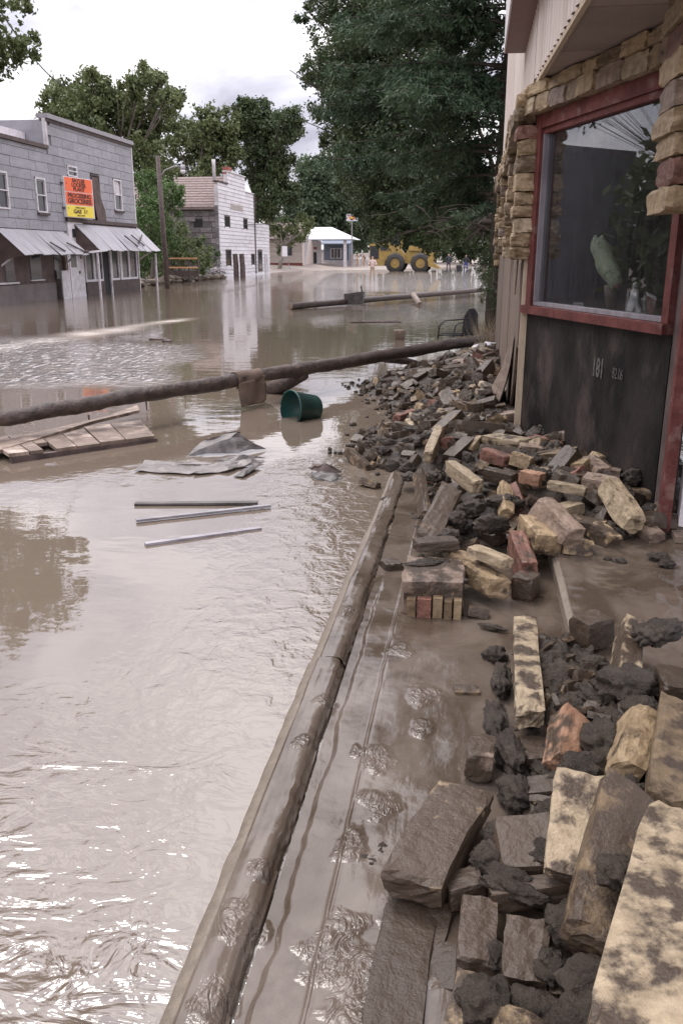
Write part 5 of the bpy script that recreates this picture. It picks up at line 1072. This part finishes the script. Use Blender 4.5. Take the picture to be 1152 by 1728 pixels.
# carpet mat hung over the log
LOGP = pts; Lx = (pts[14] - pts[11]).normalized(); Lx.z = 0; px0 = 418
def curve_(t_): return pts[int(t_ * 24)].lerp(pts[min(24, int(t_ * 24) + 1)], t_ * 24 - int(t_ * 24))
def onlog(px):
    best = min(range(200), key=lambda i: abs((lambda v: 576 + F_ * (v.dot(rt)) / v.dot(fw))(curve_(i / 200) - Vector((0, 0, CAMZ))) - px)); return curve_(best / 200)
cm = onlog(419); r_l = .088; V_ = []; nu, nv = 14, 26
fwd = Vector((0, 0, 1)).cross(Lx).normalized() * -1
if fwd.y > 0: fwd = -fwd
for j in range(nv):
    s_ = j / (nv - 1) * .70 - .14
    if s_ < 0: off = -fwd * r_l * math.cos(s_ / r_l * .9 + 1.57 - 1.57) * .0 + (-fwd * min(.15, -s_)) + Vector((0, 0, math.sqrt(max(.001, r_l ** 2 - min(.15, -s_) ** 2))))
    elif s_ < .24: th = s_ / r_l; off = fwd * r_l * math.sin(th) + Vector((0, 0, r_l * math.cos(th)))
    else: off = fwd * (r_l * 1.0 + .02 * (s_ - .24)) + Vector((0, 0, .01 - (s_ - .24)))
    wv = .21 if s_ < .3 else .21 - .05 * ((s_ - .3) / .34) ** 3
    for i in range(nu):
        u = i / (nu - 1) * 2 - 1; sg_ = (abs(u) ** 4) * .04 if s_ > .35 else 0
        p = cm + Lx * (u * wv) + off + Vector((0, 0, sg_ + .02 * u * (s_ > .2))) + fwd * (.012 * math.sin(u * 4 + s_ * 7)); p.z = max(p.z, .03); V_.append(p)
mb = MB(); nn0 = len(V_); mb.v = [tuple(v) for v in V_] + [tuple(v - fwd * .014 - Vector((0, 0, .006))) for v in V_]
for j in range(nv - 1):
    for i in range(nu - 1): a = j * nu + i; mb.f.append((a, a + 1, a + nu + 1, a + nu)); mb.f.append((a + nn0, a + nu + nn0, a + nu + 1 + nn0, a + 1 + nn0))
for j in range(nv - 1):
    for i in (0, nu - 1): a = j * nu + i; mb.f.append((a, a + nu, a + nu + nn0, a + nn0))
for i in range(nu - 1):
    for j in (0, nv - 1): a = j * nu + i; mb.f.append((a, a + 1, a + 1 + nn0, a + nn0))
o = mb.build('floor_mat', M['matt'], at=cm, smooth=True); meta(o, 'brown muddy carpet mat draped over the long log', 'mat')

# bucket on its side
q0 = G(487, 708, .0); q1 = G(530, 712, .0); ax = (rt * .80 + Vector((fw.x, fw.y, 0)).normalized() * .60 + Vector((0, 0, -.10))).normalized()
bk = thing('bucket', q0, 'dark green plastic bucket lying on its side in the water', 'bucket'); ce = q0 + Vector((.02, .0, .115))
mb = MB(); sd2 = ax.cross(Vector((0, 0, 1))).normalized(); u2 = sd2.cross(ax); n_ = 32
rings = [(0, .175), (.0, .190), (.018, .190), (.020, .176), (.30, .135), (.315, .128), (.315, 0.001)]; inner = [(0, .170), (.295, .128), (.295, .001)]
def rev(prof_, name, par):
    mb = MB()
    for k_ in range(n_):
        th = 2 * math.pi * k_ / n_
        for d_, r_ in prof_: mb.v.append(tuple(ce + ax * d_ + (sd2 * math.cos(th) + u2 * math.sin(th)) * r_))
    m_ = len(prof_)
    for k_ in range(n_):
        for j in range(m_ - 1): a = k_ * m_ + j; b2 = ((k_ + 1) % n_) * m_ + j; mb.f.append((a, a + 1, b2 + 1, b2))
    return mb.build(name, M['green'], par, True)
rev(rings, 'bucket_shell', bk); rev(inner, 'bucket_inside', bk)
MB().tube([ce + sd2 * .17 * s_ + u2 * .0 for s_ in (-1,)] + [ce - ax * .01 + (sd2 * math.cos(t_) + u2 * math.sin(t_)) * .178 for t_ in np.linspace(math.pi, 1.75 * math.pi, 10)], .004, 5).build('wire_handle', M['galv'], bk)

# pallet of boards
pt_ = thing('plank_raft', G(130, 755, 0), 'weathered wooden plank platform floating at the left edge', 'platform')
corn = [G(-25, 742, .07), G(238, 709, .05), G(262, 736, .05), G(15, 768, .07)]
a0, a1, b1_, b0_ = corn[0], corn[1], corn[2], corn[3]; rr2 = random.Random(6)
cuts = [0, .13, .22, .30, .44, .60, .78, 1.0]
for i in range(7):
    t0_, t1_ = cuts[i] + .004, cuts[i + 1] - .004; k0 = 0; k1 = 1.0 if i != 2 else .62
    p = [a0.lerp(a1, t0_), a0.lerp(a1, t1_), a0.lerp(a1, t1_).lerp(b0_.lerp(b1_, t1_), k1), a0.lerp(a1, t0_).lerp(b0_.lerp(b1_, t0_), k1)]
    dz = Vector((0, 0, rr2.uniform(0, .012))); MB().prism([v + dz for v in p], (0, 0, -.03)).build('plank', M['wood'], pt_)
MB().beam(b0_ + Vector((0, .02, -.055)), b1_ + Vector((0, .02, -.05)), .05, .06).build('bearer', M['dkwood'], pt_); MB().beam(a0.lerp(b0_, .5) - Vector((0, 0, .055)), a1.lerp(b1_, .5) - Vector((0, 0, .05)), .05, .05).build('bearer', M['dkwood'], pt_)
pb = thing('loose_board', G(100, 715, 0), 'split dark board lying between the log and the plank platform', 'board')
MB().prism([G(-30, 757, .05), G(210, 700, .06), G(232, 688, .10), G(236, 697, .09), G(160, 715, .06), G(-20, 772, .05)], (0, 0, .03)).build('board_face', M['wood'], pb)

# sheet metal scraps
def crumple(name, pts, m, lab, seed, th=.004, amp=.02, cat='sheet metal'):
    cen = sum((Vector(p) for p in pts), Vector()) / len(pts); cen.z += amp; bm = bmesh.new(); n_ = len(pts); vc = bm.verts.new(Vector((0, 0, 0))); vs = [bm.verts.new(Vector(p) - cen) for p in pts]
    for i in range(n_): bm.faces.new((vc, vs[i], vs[(i + 1) % n_]))
    for it_ in range(3): bmesh.ops.subdivide_edges(bm, edges=bm.edges, cuts=1, use_grid_fill=True); bmesh.ops.triangulate(bm, faces=bm.faces)
    for v in bm.verts:
        q_ = v.co * 1.0 + Vector((seed * 5, 0, 0)); v.co.z += .030 * abs(noise.noise(q_ * 5)) + .010 * noise.noise(q_ * 14); v.co.x += .02 * noise.noise(q_ * 9); v.co.y += .03 * noise.noise(q_ * 7 + Vector((3, 3, 3)))
    g = bmesh.ops.extrude_face_region(bm, geom=bm.faces[:]); bmesh.ops.translate(bm, verts=[v for v in g['geom'] if isinstance(v, bmesh.types.BMVert)], vec=(0, 0, -th))
    bmesh.ops.recalc_face_normals(bm, faces=bm.faces); me = bpy.data.meshes.new(name); bm.to_mesh(me); bm.free(); me.materials.append(m); o = link(name, me); o.location = cen; ORG[o.name] = cen
    return meta(o, lab, cat)
crumple('metal_sheet', [G(318, 768, .01), G(352, 740, .10), G(400, 730, .16), G(425, 748, .06), G(448, 758, .01), G(405, 764, .01)], M['galvdark'], 'crumpled dark tin sheet peaked like a tent in the water', 1, amp=.07)
crumple('metal_sheet', [G(345, 742, .10), G(372, 735, .13), G(408, 729, .15), G(380, 745, .08)], M['dkwood'], 'torn dark scrap on top of the peaked tin sheet', 2)
crumple('metal_sheet', [G(360, 779, .01), G(405, 768, .05), G(448, 772, .02), G(400, 780, .01)], M['galvdark'], 'narrow folded tin scrap below the peaked sheet', 3, amp=.03)
crumple('metal_sheet', [G(228, 795, .008), G(245, 778, .012), G(330, 784, .03), G(365, 786, .01), G(322, 800, .01)], M['galvm'], 'pale bent tin sheet lying flat on the left', 4, amp=.012)
crumple('metal_sheet', [G(325, 800, .01), G(342, 786, .02), G(430, 776, .02), G(445, 778, .01), G(385, 796, .01)], M['galvm'], 'pale pointed tin sheet right of the flat bent one', 5, amp=.02)
crumple('metal_sheet', [G(395, 803, .01), G(430, 783, .02), G(440, 784, .02), G(410, 805, .01)], M['galvdark'], 'small curled tin strip near the pale sheets', 6)
crumple('metal_sheet', [G(520, 790, .02), G(535, 788, .06), G(560, 788, .07), G(575, 797, .03), G(545, 800, .03)], M['dkwood'], 'dark broken board chunk stranded left of the heap', 7, amp=.05)
crumple('metal_sheet', [G(522, 800, .01), G(545, 797, .03), G(577, 806, .01), G(560, 813, .005), G(535, 808, .01)], M['galvdark'], 'flat dark scrap under the stranded board chunk', 8, amp=.03)
def strip(a, b_, wdt, lab, m, th=.014):
    o = MB().beam(a, b_, wdt, th).build('metal_strip', m, at=(a + b_) / 2); meta(o, lab, 'metal strip')
strip(G(228, 850, .01), G(435, 848, .014), .05, 'upper of three tin strips floating in the water', M['galvdark'])
strip(G(230, 878, .015), G(456, 853, .015), .035, 'middle straight grey metal strip floating in the water', M['galv'])
strip(G(245, 918, .008), G(440, 891, .004), .04, 'lower half sunk grey metal strip', M['galv'])
strip(G(735, 565 + 120, .05), G(705, 700, .03), .03, 'thin pale lath on the water side of the far heap', M['wood'])
# lawn chair, stump bucket, black bag, white bags
ch = thing('lawn_chair', G(765, 572, 0), 'black tubular metal lawn chair tipped by the wall end', 'chair')
Yc = 15.2
def cp(px, py, dy=0): return D(px, py, Yc + dy)
MB().tube([cp(738, 572), cp(741, 550), cp(750, 541), cp(765, 540), cp(790, 538)], .014, 6).build('arm_rest', M['blackmetal'], ch, True)
MB().tube([cp(764, 570, .45), cp(768, 550, .45), cp(775, 545, .45), cp(798, 543, .45)], .014, 6).build('arm_rest', M['blackmetal'], ch, True)
MB().tube([cp(740, 566), cp(780, 566), cp(795, 566, .4)], .014, 6).build('seat_rail', M['blackmetal'], ch, True)
MB().prism([cp(744, 564), cp(782, 564), cp(786, 562, .45), cp(752, 562, .45)], (0, 0, .015)).build('seat', M['blackmetal'], ch)
MB().prism([cp(778, 566), cp(782, 535), cp(790, 522), cp(800, 520), cp(806, 530), cp(806, 566)], (0, .03, 0)).build('backrest', M['blackmetal'], ch)
MB().tube([cp(733, 590), cp(738, 600), cp(757, 604), cp(758, 572)], .014, 6).build('leg', M['blackmetal'], ch, True)
MB().tube([cp(779, 590, .3), cp(779, 566, .3)], .014, 6).build('leg', M['blackmetal'], ch, True)
q = G(669, 578, 0); o = MB().tube([q + Vector((0, .6, -.05)), q + Vector((0, .6, .17)), q + Vector((0, .6, .19))], [.10, .12, .125], 12, .06).build('tin_pail', M['wood'], at=q, smooth=True); meta(o, 'small tan tin pail standing behind the long log', 'pail')
lumps('white_bag', [(D(822, 592, 13.2), .22, .18, .13, .4)], None, 3, M['tarp'], .7)
o = bpy.data.objects['white_bag']; o['label'] = 'crumpled white plastic bag against the wall end'; o['category'] = 'plastic bag'; o['kind'] = 'thing'
lumps('cloth_roll', [(D(808, 588, 13.0), .16, .08, .07, .9)], None, 3, M['offw'], .4)
o = bpy.data.objects['cloth_roll']; o['label'] = 'pale rolled bundle left of the white bag'; o['category'] = 'bundle'; o['kind'] = 'thing'
for k_, (px, py, lab, rx) in enumerate(((270, 572, 'small dark driftwood piece at the edge of the riffle', .2), (640, 543, 'dark drift mat floating between the two logs', .7), (283, 575, 'tiny black drift lump beside the riffle', .1))):
    nm = 'driftwood'; lumps(nm, [(G(px, py, .01), rx, .12, .03, .3)], None, 2, M['dkwood']); o = [x for x in bpy.data.objects if x.name.startswith('driftwood')][-1]; o['label'] = lab; o['category'] = 'driftwood'; o['kind'] = 'thing'
# cable over the locker plant
cb_ = D(108, 145, 55); ca = D(-60, -75, 22)
o = MB().tube([ca.lerp(cb_, i / 12) - Vector((0, 0, .5 * math.sin(math.pi * i / 12))) for i in range(13)], .03, 5).build('overhead_cable', M['blackmetal'], at=ca); meta(o, 'black overhead cable sloping down into the cottonwood', 'cable')

# ------------------------------------------------------------------ TREES
def leaves(name, centers, nper, ls, m, parent, seed, flat=.7, shape='quad', droop=0):
    rg = np.random.default_rng(seed); P = []; U_ = []
    for (c, rad, k) in centers:
        n_ = int(nper * k * 1.75); d = rg.normal(size=(n_, 3)); d /= np.linalg.norm(d, axis=1)[:, None]
        n_ = n_; rr_ = rad * 1.05 * (rg.random(n_) ** .5); q = d * rr_[:, None] * np.array([1, 1, .8])
        # sub-clump so the outline is ragged
        kk = max(5, int(n_ / 110)); sc_ = rg.normal(size=(kk, 3)); sc_ /= np.linalg.norm(sc_, axis=1)[:, None]; sc_ *= rad * (rg.random(kk) ** .4)[:, None] * np.array([1.2, 1.2, 1.15])
        idx = rg.integers(0, kk, n_); q2 = sc_[idx] + rg.normal(size=(n_, 3)) * rad * .19; pick = rg.random(n_) < .85; q = np.where(pick[:, None], q2, q)
        P.append(q + np.array(c))
    P = np.concatenate(P); n_ = len(P); a = rg.normal(size=(n_, 3)); a /= np.linalg.norm(a, axis=1)[:, None]; b2 = np.cross(a, rg.normal(size=(n_, 3))); b2 /= np.linalg.norm(b2, axis=1)[:, None]
    s_ = ls * .62 * rg.uniform(.6, 1.3, n_)[:, None]; a = a * s_; b2 = b2 * s_ * flat
    V = np.stack([P - a, P - b2 * .9 - a * .1, P + a, P + b2 * .9 + a * .1], 1).reshape(-1, 3); V -= np.array(ORG[parent.name]) if parent is not None else 0
    Fq = np.arange(n_ * 4).reshape(-1, 4); return link(name, npmesh(name, V, Fq, m, False), parent)
def tree(name, base, blobs, label, nper, ls, lm, seed, tr=.25, cat='tree', bark='bark2', group=None):
    th = thing(name, base, label, cat, group); base = Vector(base); cs = [Vector(c) for c, rad, k in blobs]
    cen = sum(cs, Vector()) / len(cs); lean = .1 if name == 'elm_tree' else .4; fork = Vector((base.x * (1 - lean) + cen.x * lean, base.y * (1 - lean) + cen.y * lean, base.z + (cen.z - base.z) * .55))
    MB().tube([base - Vector((0, 0, .3)), base.lerp(fork, .5) + Vector((.1, 0, 0)), fork], [tr, tr * .8, tr * .65], 8, .1).build('trunk', M[bark], th, True)
    mb = MB(); rr2 = random.Random(seed)
    for c in cs:
        mid = fork.lerp(c, .5) + Vector((rr2.uniform(-.3, .3), rr2.uniform(-.3, .3), rr2.uniform(0, .4))); mb.tube([fork, mid, c], [tr * .38, tr * .2, tr * .06], 6)
        for k_ in range(2): mb.tube([mid, c + Vector((rr2.uniform(-1, 1), rr2.uniform(-1, 1), rr2.uniform(-.3, 1))) * .8], [tr * .12, tr * .04], 5)
    mb.build('limbs', M[bark], th, True)
    leaves('crown', blobs, nper, ls, LEAF[lm], th, seed); return th
def PB(lst, Y, seed=0, k=1.0):
    rr2 = random.Random(seed); o_ = []
    for (px, py, rp) in lst: Yb = Y + rr2.uniform(-2, 2); q = D(px, py, Yb); o_.append(((q.x, q.y, q.z), rp / 1470 * Yb * 1.08, k * 1.05 * (rp / 25) ** 2))
    return o_
tree('cottonwood_tree', (D(200, 470, 56).x, 56, 0), PB([(85, 185, 24), (75, 205, 16), (115, 165, 26), (140, 195, 36), (150, 140, 26), (155, 120, 12), (180, 175, 32), (205, 205, 34), (215, 160, 18), (240, 130, 22), (243, 115, 10), (262, 140, 20), (255, 175, 30), (285, 165, 20), (298, 158, 10), (240, 215, 30),
      (250, 260, 30), (262, 305, 30), (236, 240, 22), (120, 205, 26), (170, 235, 26)], 56, 1), 'tall cottonwood with an uneven crown rising behind the locker plant', 780, .20, 'cotton', 11, .32)
tree('cottonwood_tree', (D(345, 460, 92).x, 92, 0), PB([(305, 215, 18), (320, 240, 24), (345, 215, 26), (350, 200, 12), (365, 235, 26), (335, 265, 24), (385, 215, 22), (300, 245, 16), (280, 255, 18), (275, 285, 16), (310, 285, 22), (350, 285, 24), (385, 270, 22), (385, 240, 20), (290, 300, 18)], 92, 2),
     'broad cottonwood behind the roof of the white building', 900, .30, 'cotton', 12, .4)
tree('cottonwood_tree', (D(420, 460, 96).x, 96, 0), PB([(410, 190, 20), (411, 172, 10), (425, 205, 24), (440, 195, 18), (455, 215, 24), (480, 205, 22), (500, 200, 12), (492, 225, 16), (465, 240, 24), (430, 240, 24), (410, 230, 22), (450, 270, 26), (475, 265, 16), (445, 300, 28), (470, 300, 24), (455, 335, 26), (485, 325, 18), (440, 360, 18)], 96, 3),
     'dense dark cottonwood standing right behind the white building', 1000, .30, 'darkl', 13, .6)
tree('cottonwood_tree', (D(520, 440, 125).x, 125, 0), PB([(520, 300, 26), (535, 285, 20), (545, 310, 26), (505, 330, 24), (530, 345, 30), (495, 365, 24), (480, 385, 22), (500, 395, 18), (530, 385, 18), (555, 340, 28), (570, 370, 24), (600, 350, 30), (545, 380, 24), (512, 285, 12), (575, 320, 22), (620, 380, 30), (600, 395, 24)], 125, 4),
     'pale green tree above the far filling station', 900, .38, 'far', 14, .4)
tree('shade_tree', (D(470, 455, 92).x, 92, 0), PB([(465, 385, 16), (485, 395, 18), (505, 395, 14), (475, 410, 14), (452, 372, 14), (500, 375, 14), (520, 380, 12)], 94, 5), 'low shade tree overhanging the cream bungalow', 700, .25, 'cotton', 15, .25)
# mid-left trees and bushes between the locker plant and the white building
tree('box_elder', (D(255, 470, 49).x, 49, 0), PB([(245, 300, 18), (250, 335, 24), (275, 330, 22), (262, 365, 26), (240, 375, 16), (290, 345, 18), (300, 325, 14), (275, 395, 24), (255, 410, 24), (245, 440, 20)], 49, 6), 'light green leafy tree filling the gap beside the locker plant', 900, .13, 'bush', 16, .18)
tree('bush', (D(300, 470, 55).x, 55, 0), PB([(290, 385, 18), (305, 400, 20), (320, 415, 18), (285, 420, 24), (265, 440, 24), (300, 440, 20), (325, 440, 16), (345, 430, 14), (350, 445, 14), (338, 405, 10), (245, 455, 18), (275, 460, 16)], 55, 7), 'dark leafy bush behind the timber rack', 800, .13, 'cotton', 17, .1, 'bush')
tree('bush', (D(355, 465, 61).x, 61, 0), PB([(355, 430, 12), (348, 415, 10), (360, 445, 12), (340, 450, 12)], 61, 8), 'small bush against the stone side wall', 600, .12, 'darkl', 18, .08, 'bush')
# far backdrop trees
for i, (blb, lab) in enumerate((([(640, 330, 40), (680, 340, 44), (630, 375, 34), (670, 385, 36), (700, 375, 34), (610, 410, 20)], 'dark tree mass rising behind the yellow loader'), ([(730, 350, 44), (770, 345, 46), (750, 390, 36), (790, 390, 36), (720, 400, 24)], 'dark tree behind the loader bucket'), ([(815, 350, 44), (850, 360, 40), (830, 395, 36), (800, 410, 24), (870, 390, 30)], 'dark tree beyond the end of the street at right'),
        ([(560, 300, 30), (590, 290, 34), (600, 320, 30), (575, 345, 24)], 'distant tree crown behind the roadside sign'))):
    tree('distant_tree', (D(blb[0][0], 440, 140).x, 140, 0), PB(blb, 140, 20 + i), lab, 420, .5, 'darkl', 30 + i, .4)
it = []
o = thing('far_hedge', (0, 150, 0), 'low distant hedge of scrub closing the end of the street', 'hedge'); o['kind'] = 'stuff'
rr2 = random.Random(4); bl = []
for x in np.linspace(-140, 90, 80): bl.append(((x, 152 + rr2.uniform(-5, 5), 2.0 + rr2.uniform(0, 2)), rr2.uniform(2.5, 4), 1.0))
leaves('hedge_foliage', bl, 420, .5, LEAF['far'], o, 9)
# trees left of frame that the window and the water mirror
def MB_(lst, Y, seed): 
    rr2 = random.Random(seed); o_ = []
    for (px, py, rp) in lst: Yb = Y + rr2.uniform(-1, 1); q = MR(px, py, Yb); o_.append(((q.x, q.y, q.z), rp / 1400 * (q - Vector((0, 0, -1.6))).length, (rp / 45) ** 2))
    return o_
bl = MB_([(25, 905, 24), (80, 905, 30), (50, 950, 45), (125, 930, 22), (10, 1000, 50), (90, 1005, 35), (140, 985, 14), (40, 1050, 32), (-50, 930, 60), (-60, 1040, 70), (-140, 980, 80), (-150, 1080, 60), (128, 1020, 12)], 21, 3)
bl += PB([(-8, 85, 5), (-8, 130, 6), (-16, 8, 10), (4, 6, 7), (20, 10, 5), (36, 36, 3), (-34, 70, 12)], 21, 5, .5)
tree('street_tree', (-19.5, 17.5, 0), bl, 'large leafy tree at the left edge reaching into the sky', 1150, .11, 'cotton', 41, .025)
rr2 = random.Random(8)
for i, (x, y, h_, rd) in enumerate(((-20, 13, 9, 4), (-21, 5, 11, 4.5), (-26, 21, 10, 5))):
    tree('street_tree', (x, y, 0), [((x + rr2.uniform(-rd, rd) * .6, y + rr2.uniform(-rd, rd) * .6, h_ * rr2.uniform(.1, .95)), rd * .6, 2.6) for _ in range(14)], ['leafy tree beyond the left frame edge, nearest the shop', 'leafy tree beyond the left frame edge, behind the viewer side', 'leafy tree standing behind the large left edge tree'][i], 900, .42, 'cotton', 50 + i, .05)
# right side: spruce and the deciduous tree in front of the far street
spx = .55; SPY = 19.0
spr = thing('spruce_tree', (spx, SPY, 0), 'huge dark blue-green spruce overhanging the street past the stone shop', 'tree')
MB().tube([(spx, SPY, -.2), (spx + .1, SPY, 8), (spx, SPY, 17)], [.35, .25, .05], 10, .08).build('trunk', M['barkdk'], spr, True)
rg = np.random.default_rng(4); P0 = []; DIR = []; SC = []; limb = MB()
rr2 = random.Random(14)
for i in range(190):
    z0 = 2.7 + 13.2 * (i / 190) ** 1.0; z0 += rr2.uniform(-.3, .3); az = rr2.uniform(0, 2 * math.pi); ln = (4.6 * (1 - (z0 - 1) / 17) ** .7 + .2) * rr2.uniform(.65, 1.12)
    if i < 26: ln *= 1.0
    dx, dy = math.cos(az), math.sin(az); pts = []
    for s_ in np.linspace(0, 1, 8): rr_ = ln * s_; pts.append(Vector((spx + dx * rr_, SPY + dy * rr_, z0 + .25 * s_ * ln * .4 - .16 * ln * s_ * s_ * 1.6 + (.10 * ln * s_ ** 5))))
    limb.tube(pts, [.032 * (1 - s_ * .85) for s_ in np.linspace(0, 1, 8)], 5)
    nb = int(ln * 15)
    for j in range(nb):                                        # side twigs, each a drooping spray of needles
        s_ = .18 + .82 * rr2.random(); k_ = s_ * 7; a = int(k_); p = pts[a].lerp(pts[min(7, a + 1)], k_ - a); side = 1 if rr2.random() < .5 else -1
        tl = (.75 * (1 - s_ * .6)) * rr2.uniform(.5, 1.1); tv = Vector((-dy * side * .8 + dx * .6, dx * side * .8 + dy * .6, -.25 + rr2.uniform(-.35, .1))).normalized()
        m_ = int(tl * 70) + 4; tt = rg.random(m_) * tl; off = rg.normal(size=(m_, 3)) * .05
        base = np.array(p)[None, :] + np.outer(tt, np.array(tv)) + off; base[:, 2] -= (tt ** 2) * .6 + np.abs(rg.normal(size=m_)) * .05
        dd_ = np.array(tv)[None, :] * .8 + rg.normal(size=(m_, 3)) * .55; dd_[:, 2] -= .12; P0.append(base); DIR.append(dd_)
limb.build('limbs', M['barkdk'], spr, True)
P0 = np.concatenate(P0); DIR = np.concatenate(DIR); DIR /= np.linalg.norm(DIR, axis=1)[:, None]; n_ = len(P0); wv = np.cross(DIR, rg.normal(size=(n_, 3))); wv /= np.linalg.norm(wv, axis=1)[:, None]
L3 = rg.uniform(.05, .10, n_)[:, None]; W3 = rg.uniform(.012, .022, n_)[:, None]
kp = P0[:, 2] > np.where(P0[:, 0] < .3, 2.35 + .12 * np.sin(P0[:, 0] * 5) + .25 * np.clip(-P0[:, 0] - 1, 0, 3), 1.7); P0, DIR, wv = P0[kp], DIR[kp], wv[kp]; n_ = len(P0)
L3 = L3[kp]; W3 = W3[kp]
V = np.stack([P0 - DIR * L3, P0 - wv * W3, P0 + DIR * L3, P0 + wv * W3], 1).reshape(-1, 3) - np.array(ORG[spr.name])
link('crown', npmesh('spruce_needles', V, np.arange(n_ * 4).reshape(-1, 4), LEAF['spruce']), spr); print('needles', n_)
tree('elm_tree', (1.6, 30, 0), PB([(520, 20, 18), (545, 10, 26), (580, 15, 30), (560, 60, 26), (540, 120, 26), (520, 140, 12), (570, 110, 36), (600, 70, 40), (555, 170, 26), (540, 195, 12), (590, 160, 40), (620, 120, 46), (570, 225, 24), (548, 240, 10), (600, 215, 40), (640, 180, 50), (590, 265, 30), (620, 260, 42), (575, 300, 18),
      (610, 310, 36), (650, 290, 46), (650, 340, 34), (620, 350, 24), (690, 320, 50), (690, 250, 60), (700, 150, 70), (660, 60, 60), (720, 60, 70), (600, 30, 36), (640, 10, 50), (670, 370, 34), (705, 385, 24), (640, 385, 20), (730, 395, 26), (760, 395, 26), (790, 400, 26), (645, 402, 12), (668, 396, 12), (690, 404, 12), (715, 412, 14), (745, 418, 14), (775, 415, 16), (800, 415, 16)], 28, 9), 'broad leafy elm overhanging the street in front of the spruce side', 560, .085, 'darkl', 61, .3, bark='barkdk')
tree('bush', (1.0, 17.5, 0), PB([(825, 440, 14), (820, 470, 16), (832, 455, 16), (822, 490, 12), (830, 500, 14), (840, 480, 16), (838, 520, 16)], 18, 10), 'dark evergreen bush at the far end of the shop wall', 900, .03, 'darkl', 62, .05, 'bush')
# dead bare twigs showing under the spruce
tw = MB(); rr2 = random.Random(31)
for i in range(12):
    q = D(rr2.uniform(700, 810), rr2.uniform(340, 395), 17 + rr2.uniform(-1, 1)); e_ = q + Vector((rr2.uniform(-.8, .8), rr2.uniform(-.3, .3), rr2.uniform(-.3, .15))); tw.tube([q, q.lerp(e_, .5) + Vector((0, 0, .04)), e_], [.012, .009, .004], 4)
tw.build('dead_twigs', M['barkdk'], spr)['kind'] = 'stuff'
# dry weeds by the wall end
rg = np.random.default_rng(3); n_ = 260; q = D(822, 560, 14.6); base = np.array([q.x, 14.6, .1]) + rg.normal(size=(n_, 3)) * np.array([.12, .35, .03]); tip = base + rg.normal(size=(n_, 3)) * .15 + np.array([-.02, 0, .42]); sdv_ = rg.normal(size=(n_, 3)) * .004
V = np.stack([base - sdv_, base + sdv_, tip], 1).reshape(-1, 3); o = link('dry_weeds', npmesh('dry_weeds', V, np.arange(n_ * 3).reshape(-1, 3), mat('dry_weed', (.25, .19, .12), (.33, .26, .17), bump=0))); meta(o, 'tuft of dry weeds beside the lawn chair', 'weeds', kind='stuff')
